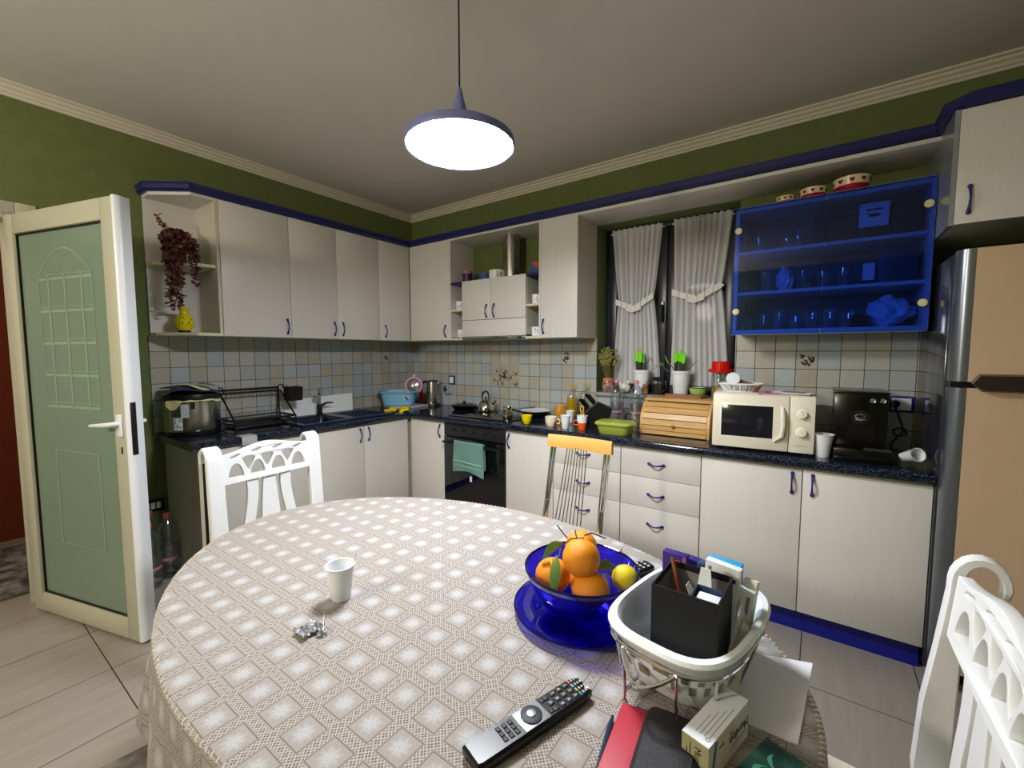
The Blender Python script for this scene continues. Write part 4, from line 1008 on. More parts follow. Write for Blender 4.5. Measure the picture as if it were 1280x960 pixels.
# water bottles
def water(label,c,s=1,group=None,cap='pinkcap',tilt=0):
    t=thing('water_bottle',label,'bottle',c,0,group)
    P=[(.040,0),(.045,.006),(.045,.03),(.042,.036),(.045,.042),(.045,.07),(.042,.076),(.045,.082),(.045,.175),(.040,.21),(.046,.225),(.040,.255),(.018,.285),(.014,.295),(.014,.305)]
    obj('bottle_wall',MB().lathe([(r*s,z*s) for r,z in P],c,28),'plasticclear',t)
    obj('cap',MB().lathe([(.016*s,.300*s),(.0165*s,.318*s),(.012*s,.322*s)],c,18),cap,t)
    obj('label',MB().lathe([(.0457*s,.09*s),(.0457*s,.165*s)],c,28,cap0=False,cap1=False),'bottlelabel',t,fixn=False)
    obj('label_band',MB().lathe([(.0461*s,.095*s),(.0461*s,.107*s)],c,28,cap0=False,cap1=False),'pinkpaper',t,fixn=False)
    return t
water('clear water bottle with pink cap nearest the knife block',(2.215,-.145,CT),.98,'water bottles on the worktop')
water('clear water bottle with pink cap nearest the bread box',(2.345,-.12,CT),.97,'water bottles on the worktop')
water('large clear water bottle with red cap on the floor against the open door',(.235,-2.235,0),1.18,'water bottles on the floor','redcap')
water('clear water bottle with red cap on the floor against the cabinet end panel',(.16,-2.125,0),1.22,'water bottles on the floor','redcap')
water('greenish water bottle on the floor in the corner under the low wall socket',(.065,-2.19,0),1.25,'water bottles on the floor','redcap')
# carafe near bread box
jc=(2.40,-.30,CT)
t=thing('glass_pitcher','clear glass pitcher squeezed beside the left end of the bread box','pitcher',jc)
obj('glass_body',MB().vessel([(.030,0),(.038,.008),(.042,.05),(.032,.10),(.036,.125)],.0015,jc,28),'glass',t)
obj('pitcher_handle',MB().tube([(jc[0]-.036,jc[1],CT+.11),(jc[0]-.06,jc[1],CT+.10),(jc[0]-.062,jc[1],CT+.05),(jc[0]-.042,jc[1],CT+.035)],.004,8),'black',t)
# ---------------- bread box
t=thing('bread_box','bamboo roll top bread box in front of the window','bread box',(2.652,-.19,CT))
x0,x1=2.452,2.853
prof=[(-.035,0),(-.345,0),(-.352,.02)]+[(-.195-.157*math.cos(a),.055+.155*math.sin(a)) for a in [PI/2*i/10 for i in range(0,11)]]+[(-.05,.212),(-.035,.205)]
prof=[(y,CT+z) for y,z in prof]
for s,(a,b) in enumerate(((x0,x0+.016),(x1-.016,x1))): obj('side_panel',MB().prism(prof,a,b,'yz'),'wood',t)
inner=[(y*.97-.006,CT+.004+(z-CT)*.95) for y,z in prof]
obj('box_core',MB().prism(inner,x0+.016,x1-.016,'yz'),'wooddark',t)
m=MB()
arc=[(-.352,.022),(-.352,.052)]+[(-.195-.157*math.cos(a),.055+.155*math.sin(a)) for a in [PI/2*i/6 for i in range(0,7)]]
arc=[(-.352,.004),(-.352,.030),(-.351,.058),(-.345,.095),(-.330,.130),(-.305,.163),(-.270,.190)]
for p,q in zip(arc[:-1],arc[1:]):
    p=Vector(p); q=Vector(q); d=(q-p).normalized(); nrm=Vector((-d.y,d.x)); p2=p+d*.0018; q2=q-d*.0018
    P=[p2,q2,q2+nrm*.006,p2+nrm*.006]; c0=[(x0+.0165,a.x,CT+a.y) for a in P]; c1=[(x1-.0165,a.x,CT+a.y) for a in P]
    m.rings([c0,c1])
obj('roll_slats',m,'wood',t)
obj('top_board',MB().box(x0-.002,x1+.002,-.262,-.03,CT+.1985,CT+.2145,.002),'wood',t)
obj('knob',MB().ball((2.655,-.366,CT+.062),.012,sc=(1,.8,.8),seg=12),'wooddark',t)
t=tag(obj('cutting_board',MB().prism([(2.515,-.055),(2.785,-.055),(2.76,-.150),(2.545,-.150)],CT+.215,CT+.232),'wooddark'),'darker wooden board lying on top of the bread box','cutting board')
# ---------------- microwave
MW=(3.106,-.335,CT); mr=math.radians(5.5)
t=thing('microwave','ivory microwave oven with dark window and two dials','microwave',MW,mr)
w,d2,h0,h1=.222,.17,.012,.292
obj('case',MB().box(-w,w,-d2+.02,d2,h0,h1,.006),'beige',t,world=False)
dd=obj('door',MB().box(-w,w-.105,-d2-.012,-d2+.019,h0+.002,h1-.002,.008),'beige',t,world=False)
obj('window',MB().box(-w+.042,w-.172,-d2-.0135,-d2-.011,h0+.062,h1-.058,.001),'mwglass',dd,world=False)
obj('window_border',MB().box(-w+.034,w-.164,-d2-.0127,-d2-.0117,h0+.054,h1-.050,.0003),'beigelight',dd,world=False)
m=MB().tube([(w-.135,-d2-.012,h1-.06),(w-.133,-d2-.030,h1-.08),(w-.13,-d2-.034,.15),(w-.135,-d2-.030,h0+.08),(w-.165,-d2-.014,h0+.05)],[.007,.010,.011,.010,.006],10); obj('handle',m,'beigelight',dd,world=False)
obj('control_panel',MB().box(w-.103,w,-d2-.008,-d2+.019,h0+.002,h1-.002,.004),'beige',t,world=False)
for z in (.205,.115):
    k=obj('dial',MB().lathe([(.026,0),(.026,.003),(.020,.004),(.019,.018),(.017,.020)],seg=28,M=Matrix.Translation((w-.052,-d2-.0075,z))@Matrix.Rotation(PI/2,4,'X')),'beigelight',t,world=False)
    obj('grip',MB().box(-.003,.003,-.018,.018,.018,.024,.001,M=Matrix.Translation((w-.052,-d2-.0075,z))@Matrix.Rotation(PI/2,4,'X')@Matrix.Rotation(.6,4,'Z')),'beige',k,world=False)
m=MB()
for zc in (.205,.115):
    for k in range(11):
        a=-2.2+k*.44+PI/2; m.box(-.0008,.0008,.029,.033,.0,.0006,M=Matrix.Translation((w-.052,-d2-.0082,zc))@Matrix.Rotation(PI/2,4,'X')@Matrix.Rotation(a,4,'Z'))
m.box(w-.075,w-.03,-d2-.0085,-d2-.0078,.05,.052)
m.add(text_mesh('- - - -',.012),Matrix.Translation((-w+.055,-d2-.0125,h1-.035))@Matrix.Rotation(PI/2,4,'X'))
obj('markings',m,'greyprint',t,world=False)
for sx in (-1,1):
    for sy in (-1,1): obj('foot',MB().lathe([(.012,0),(.012,.013)],(sx*(w-.03),sy*(d2-.04),0),12),'black',t,world=False)
ztop=CT+.2925
# basket on microwave
t=thing('bread_basket','small white and brown slatted plastic basket on the left of the microwave top','basket',(3.01,-.39,ztop),.1)
m=MB(); m.rings([rr(.075,.045,0,e=3),rr(.078,.048,.004,e=3),rr(.076,.046,.006,e=3)])
a1=rr(.105,.068,.043,n=28,e=3); m.tube(a1,.004,6,closed=True)
b1=rr(.077,.047,.004,n=28,e=3); 
for k in range(28): m.tube([b1[k],a1[k]],.0028,5,mi=0 if a1[k][0]<.02 else 1)
obj('basket_frame',m,['whiteplastic','brownplastic'],t,world=False)
t=thing('thermometer','round white dial gadget leaning in the slatted basket on the microwave','gadget',(2.985,-.38,ztop+.06))
Mx=Matrix.Translation((2.975,-.42,ztop+.066))@Matrix.Rotation(.25,4,'Z')@Matrix.Rotation(math.radians(70),4,'X')
obj('dial_case',MB().lathe([(.033,0),(.034,.004),(.034,.014),(.031,.017)],seg=32,M=Mx),'whiteplastic',t)
obj('stem',MB().tube([(2.99,-.405,ztop+.06),(3.03,-.39,ztop+.045),(3.07,-.38,ztop+.035)],[.014,.011,.010],10),'brownplastic',t)
# papers on the microwave
for i,(a,b,z,r,mt,lab,ww,hh) in enumerate(((3.175,-.42,.001,.2,'pinkpaper','pink printed magazine lying on the microwave','.','.'),(3.25,-.40,.006,-.25,'paper','white leaflet on top of the pink magazine on the microwave','.','.'))):
    t=thing('magazine' if i==0 else 'leaflet',lab,'paper',(a,b,ztop+z),r)
    obj('pages',MB().grid(lambda u,v:((u-.5)*.17,(v-.5)*.11,.002+.006*math.sin(2.5*u+i)*v),12,6,thick=.003),mt,t,world=False,angle=60)
    obj('print',MB().grid(lambda u,v:((u-.5)*.10,(v-.5)*.06,.0025+.006*math.sin(2.5*(.2+u*.6)+i)*(.3+.4*v)+.0008),8,4),'violet' if i==0 else 'greyprint',t,world=False,fixn=False)
# cup right of microwave
pcup('plastic_cup','tall white plastic cup standing between the microwave and the coffee machine',(3.378,-.445,CT),1.25)
# coffee machine
t=thing('coffee_machine','black capsule coffee machine with chrome buttons at the right end of the worktop','coffee machine',(3.525,-.28,CT))
obj('body',MB().box(3.412,3.612,-.42,-.13,CT+.004,1.170,.004),'blackgloss2',t)
obj('top_lid',MB().box(3.408,3.616,-.425,-.125,1.1705,1.180,.003),'blackgloss2',t)
obj('front_panel',MB().box(3.416,3.572,-.428,-.421,CT+.075,1.165,.002),'blackgloss2',t)
obj('drip_tray',MB().box(3.418,3.632,-.492,-.421,CT+.0,CT+.060,.004),'blackgloss2',t)
obj('grille',MB().box(3.53,3.625,-.486,-.43,CT+.0605,CT+.062),'silver',t)
for x,z in ((3.555,1.142),(3.592,1.142)): obj('button',MB().lathe([(.011,0),(.011,.005),(.008,.007),(.003,.0055)],seg=20,M=Matrix.Translation((x,-.4285 if x<3.57 else -.4205,z))@Matrix.Rotation(PI/2,4,'X')),'chrome',t)
m=MB(); m.lathe([(.034,0),(.034,.002)],seg=30,M=Matrix.Translation((3.512,-.4285,1.062))@Matrix.Rotation(PI/2,4,'X')); obj('spout_recess',m,'black',t)
m=MB().tube([(3.512+.018*math.cos(a),-.434,1.067+.009*math.sin(a)) for a in [2*PI*i/18 for i in range(18)]],.003,6,closed=True); m.tube([(3.495,-.434,1.053),(3.512,-.437,1.050),(3.530,-.434,1.053)],.004,8); m.tube([(3.498,-.434,1.072),(3.52,-.436,1.080)],.003,6); obj('emblem',m,'chrome',t)
# pod dispenser / clear cup
t=thing('glass_cup','clear plastic box holding a white cup lying on its side at the worktop end','cup',(3.70,-.47,CT))
obj('clear_box',MB().rings([[(3.655,-.52,CT),(3.745,-.52,CT),(3.745,-.42,CT),(3.655,-.42,CT)],[(3.650,-.525,CT+.045),(3.75,-.525,CT+.045),(3.75,-.415,CT+.045),(3.650,-.415,CT+.045)]],cap1=False),'glass',t,fixn=False)
obj('white_cup',MB().lathe([(.020,0),(.028,.08),(.030,.085),(.026,.084),(.018,.004)],seg=24,M=Matrix.Translation((3.685,-.44,CT+.045))@Matrix.Rotation(.5,4,'Z')@Matrix.Rotation(math.radians(70),4,'X')@Matrix.Translation((0,0,-.03))),'ceramic',t)
# ---------------- window sill items
SZ=1.0702
# dried herb jar
c=(2.075,.03,SZ)
t=thing('herb_jar','patterned glass jar holding a bunch of dried herbs at the left end of the sill','jar',c)
obj('jar',MB().lathe([(.034,0),(.042,.01),(.045,.04),(.040,.075),(.033,.09),(.034,.10)],c,28),'jarpattern',t)
obj('ribbon',MB().lathe([(.0375,.086),(.0385,.096),(.0365,.104)],c,24),'orangeglaze2',t)
t2=thing('dried_herbs','bunch of dried olive green herbs standing in the patterned jar','dried herbs',c)
rnd=random.Random(11); m=MB(); m2=MB()
for i in range(70):
    a=rnd.uniform(0,2*PI); s=rnd.uniform(.1,1); hx=math.cos(a)*.085*s; hy=math.sin(a)*.045*s; hz=.24+rnd.uniform(0,.09)
    p0=Vector((c[0],c[1],SZ+.08)); p2=Vector((c[0]+hx,c[1]+hy*.8+.0,SZ+hz)); pm=p0.lerp(p2,.5)+Vector((hx*.1,0,0))
    m.tube([p0+Vector((hx*.15,hy*.15,0)),pm,p2],.0012,4)
    for k in range(6):
        q=p0.lerp(p2,rnd.uniform(.68,1.03))+Vector([rnd.uniform(-.008,.008) for _ in range(3)]); m2.ball(q,rnd.uniform(.004,.008),seg=6,sc=(1,1,rnd.uniform(.8,1.6)))
obj('stems',m,'herb2',t2); obj('seed_heads',m2,'herb',t2)
# hen figurine
c=(2.205,.03,SZ)
t=thing('hen_figurine','round white hen figurine on the sill between herb jar and plant','figurine',c)
obj('body',MB().ball((c[0],c[1],SZ+.038),.040,sc=(1.05,.9,.95)),'creampaint',t); obj('head',MB().ball((c[0]+.028,c[1]-.01,SZ+.078),.017),'creampaint',t)
obj('beak',MB().tube([(c[0]+.040,c[1]-.016,SZ+.078),(c[0]+.052,c[1]-.022,SZ+.075)],[.005,.001],8),'ochre',t); obj('tail',MB().tube([(c[0]-.03,c[1],SZ+.055),(c[0]-.045,c[1],SZ+.085)],[.014,.004],8),'creampaint',t)
# plants
def plant(label,c,pr,seed,lean):
    t=thing('plant_pot','white flower pot'+label[0],'pot',c)
    obj('pot',MB().vessel([(pr*.74,0),(pr*.78,.005),(pr*.97,.14),(pr*.97,.148),(pr*1.06,.150),(pr*1.07,.168),(pr*1.02,.170)],.004,c,40),'whiteplastic',t)
    obj('soil',MB().lathe([(pr*.93,.150),(pr*.93,.156)],c,32),'soil',t)
    p=thing('snake_plant',label[1],'plant',(c[0],c[1],c[2]+.156))
    rnd=random.Random(seed); z0=c[2]+.15
    for i in range(7):
        a=rnd.uniform(0,2*PI); r=rnd.uniform(.0,.025); b=Vector((c[0]-.01+r*math.cos(a),c[1]+r*.7*math.sin(a),z0)); L=rnd.uniform(.13,.175); tl=Vector((rnd.uniform(-.022,.022)+lean*(-.0),rnd.uniform(-.012,.01),L)); w=rnd.uniform(.008,.012)
        lf=MB(); n=8
        for sgn,(v0,v1,mi) in enumerate(((0,.5,0),(.5,1,1))):
            def fn(u,v,v0=v0,v1=v1): 
                q=v0+(v1-v0)*v; ww=w*(1-max(0,(q-.75)/.25)**2*.9); x=(u-.5)*2; return tuple(b+tl*q+Vector((x*ww,abs(x)*.004-.002,0)))
            lf.grid(fn,4,n,mi=mi)
        bmesh.ops.remove_doubles(lf.b,verts=lf.b.verts,dist=.00005)
        bmesh.ops.solidify(lf.b,geom=lf.b.faces[:],thickness=.002)
        obj('leaf',lf,['plantdark','plantbright'],p,angle=50)
    return t,p
_,p=plant((' on the sill nearer the herb jar','cut bright green tipped plant in the left sill pot'),(2.325,.035,SZ),.057,3,0)
m=MB()
m.tube([(2.34,.04,1.225),(2.365,.03,1.29),(2.385,.02,1.325),(2.40,.02,1.32),(2.40,.02,1.30)],[.003,.003,.003,.004,.004],6); obj('dry_stalk',m,'plantdry',p)
m=MB(); m.tube([(2.36,.03,1.225),(2.41,.015,1.245),(2.46,.01,1.275),(2.49,.01,1.29)],[.003,.004,.006,.002],6,mi=0,flat=.5); m.tube([(2.445,.01,1.305),(2.47,.01,1.285),(2.49,.01,1.265)],[.001,.005,.001],6,mi=0,flat=.5); obj('drooping_leaf',m,'leaf2',p)
_,p=plant((' on the sill behind the bread box','cut bright green tipped plant in the right sill pot'),(2.592,.035,SZ),.058,8,0)
m=MB()
m.tube([(2.62,.04,1.225),(2.66,.025,1.27),(2.70,.02,1.315)],[.004,.003,.001],6); m.tube([(2.57,.04,1.225),(2.53,.03,1.27),(2.50,.02,1.30)],[.004,.003,.003],6); m.tube([(2.56,.04,1.222),(2.50,.03,1.24),(2.46,.03,1.285)],[.003,.003,.001],6); obj('dry_stalk',m,'plantdry',p)
m=MB(); m.tube([(2.515,.03,1.285),(2.50,.02,1.31),(2.488,.015,1.345)],[.005,.007,.002],6,flat=.5); obj('green_tip',m,'plantbright',p)
# bunny
c=(2.362,-.0,SZ)
t=thing('rabbit_figurine','small brown rabbit figurine on the sill behind the bread box end','figurine',c)
obj('body',MB().lathe([(.018,0),(.024,.015),(.018,.04),(.010,.05)],c,20),'brown',t); obj('head',MB().ball((c[0]+.002,c[1]-.006,SZ+.058),.017,sc=(1,1,.95)),'brown',t)
for s in (-1,1): obj('ear',MB().tube([(c[0]+s*.007,c[1],SZ+.068),(c[0]+s*.016,c[1],SZ+.088),(c[0]+s*.018,c[1],SZ+.102)],[.004,.007,.002],8,flat=.6),'brown',t)
# french press
c=(2.435,.045,SZ)
t=thing('french_press','dark glass coffee press with black frame between the two white pots','coffee press',c)
obj('glass_beaker',MB().lathe([(.034,.012),(.034,.105)],c,28),'glass',t); obj('coffee',MB().lathe([(.0325,.013),(.0325,.065)],c,28),'vinegar',t)
m=MB()
for z in (.010,.07,.098): m.tube([(c[0]+.0365*math.cos(a),c[1]+.0365*math.sin(a),SZ+z) for a in [2*PI*i/28 for i in range(28)]],.0025,6,closed=True)
for k in range(5): a=k*2*PI/5; m.tube([(c[0]+.037*math.cos(a),c[1]+.037*math.sin(a),SZ),(c[0]+.037*math.cos(a),c[1]+.037*math.sin(a),SZ+.1)],.0025,6)
obj('metal_frame',m,'black',t); obj('lid',MB().lathe([(.037,.105),(.038,.112),(.030,.120),(.006,.124)],c,28),'black',t)
obj('handle',MB().tube([(c[0]+.037,c[1]-.005,SZ+.095),(c[0]+.06,c[1]-.012,SZ+.09),(c[0]+.062,c[1]-.012,SZ+.04),(c[0]+.037,c[1]-.005,SZ+.02)],.005,8),'black',t)
c=(2.705,.02,SZ)
t=thing('bowl','pale green glazed bowl with dark rim on the sill right of the plants','bowl',c); obj('bowl_body',MB().vessel([(.025,0),(.028,.004),(.048,.03),(.056,.062)],.003,c,36),'limegreen',t); obj('rim',MB().tube([(c[0]+.0555*math.cos(a),c[1]+.0555*math.sin(a),SZ+.062) for a in [2*PI*i/36 for i in range(36)]],.0028,6,closed=True),'black',t)
c=(2.838,.03,SZ)
t=thing('pasta_jar','glass jar with broad red lid at the right end of the sill','jar',c)
obj('glass_body',MB().lathe([(.050,0),(.055,.008),(.055,.15),(.046,.168)],c,36),'glass',t); obj('contents',MB().lathe([(.048,.004),(.052,.01),(.052,.075)],c,30),'pasta',t)
obj('lid',MB().lathe([(.068,.166),(.072,.170),(.072,.186),(.060,.190)],c,40),'red',t); 
fl=[]
for z,r in ((.190,.056),(.232,.054),(.236,.050)):
    fl.append([(c[0]+r*(1+.02*math.cos(16*a))*math.cos(a),c[1]+r*(1+.02*math.cos(16*a))*math.sin(a),SZ+z) for a in [2*PI*i/64 for i in range(64)]])
obj('lid_grip',MB().rings(fl),'red',t)
# ---------------- on hood cabinet and niches
def jar2(name,label,c,prof,mt,cat,lid=None,group=None):
    t=thing(name,label,cat,c,0,group); obj('body',MB().vessel(prof,.003,c,28),mt,t)
    if lid: obj('lid',MB().lathe(lid[0],c,28),lid[1],t)
    return t
HZ=1.9432
jar2('storage_tub','dark tub with pink lid on the left end of the hood cabinet',(.868,-.16,HZ),[(.036,0),(.042,.09)],'darkviolet','tub',([(.044,.088),(.044,.108),(.036,.112)],'pinkdull'))
jar2('bowl','blue plastic bowl behind the printed white pot on the hood cabinet',(1.075,-.175,HZ-.018),[(.04,0),(.055,.06),(.06,.085)],'bluedull','bowl')
c=(1.225,-.21,HZ-.018)
t=jar2('printed_pot','white cylindrical pot with black print on the hood cabinet',c,[(.060,0),(.064,.004),(.064,.088)],'ceramic','pot')
m=MB(); rnd=random.Random(2)
for i in range(22):
    a=-.85+rnd.uniform(-.55,.55); z=rnd.uniform(.02,.072); m.ball((c[0]+.0642*math.cos(a),c[1]+.0642*math.sin(a),c[2]+z),rnd.uniform(.003,.007),sc=(.4,.4,rnd.uniform(.6,2)),seg=6)
obj('black_print',m,'black',t)
jar2('bowl','blue plastic bowl under an orange one on the hood cabinet',(1.60,-.20,HZ),[(.035,0),(.05,.04),(.056,.07)],'bluedull','bowl')
jar2('bowl','orange bowl stacked in the blue bowl at the right end of the hood cabinet',(1.615,-.215,HZ+.035),[(.028,0),(.044,.035),(.047,.05)],'orangedull','bowl')
jar2('bowl','pale green bowl at the back right of the hood cabinet',(1.52,-.08,HZ-.018),[(.03,0),(.05,.06),(.056,.11)],'bluedull','bowl')
for x,z,l,pr in ((.862,1.7202,'white cup with black pattern on the middle shelf of the left hood niche',1),(.875,1.4832,'white cup with dark print at the bottom of the left hood niche',1),(1.625,1.7202,'white cup with red pattern on the middle shelf of the right hood niche',2),(1.622,1.4832,'white cup with blue emblem at the bottom of the right hood niche',3)):
    c=(x,-.245,z); t=thing('cup',l,'cup',c); obj('cup_body',MB().vessel([(.030,0),(.036,.005),(.040,.07)],.002,c,28),'ceramic',t)
    m=MB(); rnd=random.Random(int(x*100)+pr)
    for i in range(9):
        a=-.8+rnd.uniform(-.5,.5); m.ball((x+.039*math.cos(a),-.245+.039*math.sin(a),z+rnd.uniform(.02,.055)),rnd.uniform(.003,.006),sc=(.5,.5,1),seg=6)
    obj('print',m,['','black','redglaze','navy'][pr],t)
# ---------------- bowls on the glass cabinet
for (x,r,h,l) in ((3.165,.042,.052,'smallest of the three red and cream heart bowls on the glass cabinet'),(3.285,.058,.066,'middle sized red and cream heart bowl on the glass cabinet'),(3.440,.075,.082,'largest red and cream heart bowl on the glass cabinet')):
    c=(x,-.225,2.1305); t=thing('bowl',l,'bowl',c,0,'heart bowls on the glass cabinet')
    obj('bowl_body',MB().vessel([(r*.5,0),(r*.58,.004),(r*.9,h*.45),(r,h*.98),(r,h)],.003,c,40),'redglaze2',t)
    obj('cream_band',MB().lathe([(r*.93+.0012,h*.52),(r+.0015,h*.98)],c,40,cap0=False,cap1=False),'creamband',t,fixn=False)
    for k in range(10):
        a=k*2*PI/10+.3; rr_=r*.97+.003; z=c[2]+h*.74; s=h*.13; m=MB()
        ctr=Vector((x+rr_*math.cos(a),c[1]+rr_*math.sin(a),z)); tx=Vector((-math.sin(a),math.cos(a),0))
        hp=[(0,-1.1),(-1,0),(-.95,.6),(-.5,.9),(0,.5),(.5,.9),(.95,.6),(1,0)]
        m._mark([m.b.faces.new([m.b.verts.new(ctr+tx*p*s+Vector((0,0,q*s))) for p,q in hp])],0)
        obj('heart_print',m,'darkred',t,fixn=False)
# ---------------- inside the glass cabinet
def tumbler(label,c,r,h,group,mt='glass',name='drinking_glass',cat='glass'):
    t=thing(name,label,cat,c,0,group); obj('glass_wall',MB().vessel([(r*.8,0),(r*.85,.004),(r,h)],.002,c,20),mt,t); return t
z=BZ0+.0185
pos=['first','second','third','fourth','fifth','sixth','seventh']
for i,x in enumerate((3.00,3.075,3.15,3.225,3.30,3.375,3.45)):
    tumbler('clear tumbler on the bottom shelf of the blue cabinet, %s from left'%pos[i],(x,-.20+(.03*(i%2)),z),.030,.085+.01*(i%3),'tumblers in the glass cabinet')
jar2('jar','dark squat jar left of the plastic bag in the blue glass cabinet',(3.50,-.24,z),[(.034,0),(.036,.06)],'blackgloss','jar')
c=(3.62,-.17,z); t=thing('plastic_bag','crumpled pale plastic bag on the bottom shelf of the blue glass cabinet','bag',c)
m=MB(); rnd=random.Random(5); bmesh.ops.create_icosphere(m.b,subdivisions=4,radius=1)
from mathutils import noise as mn
for v in m.b.verts:
    p=v.co.copy(); n=mn.noise(p*2.2)*.25+mn.noise(p*6)*.10; k=1+n; v.co=Vector((c[0]+p.x*.088*k,c[1]+p.y*.08*k,c[2]+.075+p.z*(.072 if p.z>0 else .07)*k*(1-.25*p.x)));  v.co.z=max(v.co.z,c[2]+.001)
obj('bag_film',m,'bagfilm',t,angle=25)
z=1.6912
for i,(x,r,h,mt,l) in enumerate(((3.01,.028,.05,'glass','small glass cup on the middle shelf of the blue glass cabinet, at its left end'),(3.085,.026,.115,'glass','tall glass on the middle shelf of the blue glass cabinet'),(3.26,.034,.10,'glass','wide glass jar on the middle shelf of the blue glass cabinet'),(3.345,.032,.09,'glass','round glass jar right of the cabinet door joint on the middle shelf'),(3.43,.032,.095,'glass','glass jar on the middle shelf beside the small paper note'))):
    tumbler(l,(x,-.19,z),r,h,'glassware on the middle cabinet shelf',mt)
c=(3.175,-.17,z); t=thing('napkin_pack','crumpled white napkin pack on the middle shelf of the blue glass cabinet','napkins',c)
m=MB(); bmesh.ops.create_icosphere(m.b,subdivisions=3,radius=1)
for v in m.b.verts:
    p=v.co.copy(); k=1+mn.noise(p*2.5)*.3; v.co=Vector((c[0]+p.x*.04*k,c[1]+p.y*.04*k,max(c[2]+.0005,c[2]+.065+p.z*.068*k)))
obj('paper_mass',m,'bagfilm',t,angle=25)
tag(obj('note_card',MB().box(3.50,3.545,-.262,-.259,z+.02,z+.10),'paper'),'small upright white note on the middle shelf of the blue glass cabinet','note')
tag(obj('spice_box',MB().box(3.50,3.545,-.258,-.21,z,z+.062,.002),'blackmatte'),'dark little box behind the upright note on the middle cabinet shelf','box')
tag(obj('storage_box',MB().box(3.56,3.70,-.25,-.06,z,z+.16,.003),'darkviolet'),'dark violet box at the right end of the middle cabinet shelf','box')
z=1.9082
for i,x in enumerate((2.99,3.05,3.18,3.23)): tumbler('stemmed clear glass on the top shelf of the blue glass cabinet, %s from the left'%pos[i],(x,-.17-.03*(i%2),z),.024,.075+.02*(i%2),'glasses on the top cabinet shelf')
tag(obj('dark_case',MB().box(3.30,3.46,-.24,-.06,z,z+.15,.004),'blackmatte'),'dark case in the middle of the top shelf of the blue glass cabinet','box')
t=thing('paper_label','white printed paper sheet behind the blue glass on the top shelf','paper',(3.525,-.25,z+.075))
obj('sheet',MB().box(3.475,3.585,-.262,-.2605,z+.055,z+.165),'paper',t); obj('print',MB().box(3.51,3.55,-.2635,-.2622,z+.10,z+.115).box(3.50,3.56,-.2635,-.2622,z+.13,z+.138),'black',t)
tag(obj('box',MB().box(3.60,3.70,-.25,-.08,z,z+.18,.003).box(3.47,3.60,-.2595,-.08,z,z+.054,.002),'blackmatte'),'dark box at the right end of the top shelf of the blue glass cabinet','box')
# ---------------- vase and trailing plant on corner shelf
c=(.175,-1.985,ZB+.0185)
t=thing('vase','yellow vase with dark swirl pattern on the bottom of the corner shelf','vase',c)
obj('base',MB().lathe([(.030,0),(.033,.004),(.030,.014)],c,28),'black',t)
obj('vase_body',MB().lathe([(.030,.014),(.044,.035),(.050,.062),(.044,.090),(.026,.108),(.021,.122),(.023,.136),(.033,.148),(.030,.149),(.019,.135)],c,40),'yellow',t)
def sp(a,z):
    prof=[(.014,.030),(.035,.044),(.062,.050),(.090,.044),(.108,.026),(.122,.021)]
    for (z0,r0),(z1,r1) in zip(prof[:-1],prof[1:]):
        if z<=z1: r=r0+(r1-r0)*(z-z0)/(z1-z0); break
    r+=.0012; return (c[0]+r*math.cos(a),c[1]+r*math.sin(a),c[2]+z)
m=MB(); m.tube([sp(-.55+.9*math.sin(k*.5)*(.08+k*.02),.062+.035*math.cos(k*.5)*(k/14)) for k in range(15)],.0014,5); m.tube([sp(-.9+k*.12,.115-.0065*k) for k in range(12)],.0016,5); m.tube([sp(-.2+k*.09,.04+.005*k) for k in range(10)],.0014,5)
obj('swirl_pattern',m,'black',t)
c=(.16,-2.0,1.9035)
t=thing('trailing_plant','burgundy trailing artificial plant in a wicker pot hanging from the corner shelf','plant',c)
obj('wicker_pot',MB().vessel([(.035,0),(.045,.02),(.052,.09)],.004,c,24),'wicker',t)
rnd=random.Random(21)
strands=[]
def strand(p0,out,z1,n,amp=.02): 
    return [Vector((p0[0]+out[0]*min(1,k/n*3)+rnd.uniform(-1,1)*amp*.4, p0[1]+out[1]*min(1,k/n*3)+rnd.uniform(-1,1)*amp*.4, p0[2]+.05*math.sin(min(1,k/n*4)*PI/2*1.2)-(p0[2]-z1)*max(0,(k/n-.12))/.88)) for k in range(n+1)]
P0=(c[0],c[1],c[2]+.14)
ends=[((.075,-.045),1.58),((.085,-.03),1.60),((.06,-.06),1.60),((.095,-.02),1.62),((.07,-.05),1.66),((.09,-.03),1.72),((.10,.055),1.72),((.09,.07),1.78),((.095,.045),1.84),((.06,.075),1.9),((.03,-.07),1.85),((.10,.0),1.85),((.09,.02),1.9),((.05,-.065),1.80),((.10,.03),1.93),((.07,0),1.97),((.03,.05),2.0),((.085,-.045),1.9)]
ms=MB(); ml=MB()
def leafblob(mb,p,d,L,w):
    d=d.normalized(); s=d.cross(Vector((rnd.uniform(-1,1),rnd.uniform(-1,1),rnd.uniform(-1,1)))).normalized()*w; nn=d.cross(s).normalized()*.002
    pts=[p,p+d*L*.35+s,p+d*L*.75+s*.8,p+d*L,p+d*L*.75-s*.8,p+d*L*.35-s]
    vs=[mb.b.verts.new(q+nn*(1 if i in (0,3) else -1)) for i,q in enumerate(pts)]; mb.b.faces.new(vs)
for (o,z1) in ends:
    n=int((P0[2]-z1)/.016)+6; S=strand(P0,o,z1,n)
    ms.tube(S,.0015,4)
    for i,q in enumerate(S):
        for k in range(3):
            a=rnd.uniform(0,2*PI); leafblob(ml,q,Vector((math.cos(a),math.sin(a),rnd.uniform(-.9,.2))),rnd.uniform(.020,.034),rnd.uniform(.007,.012))
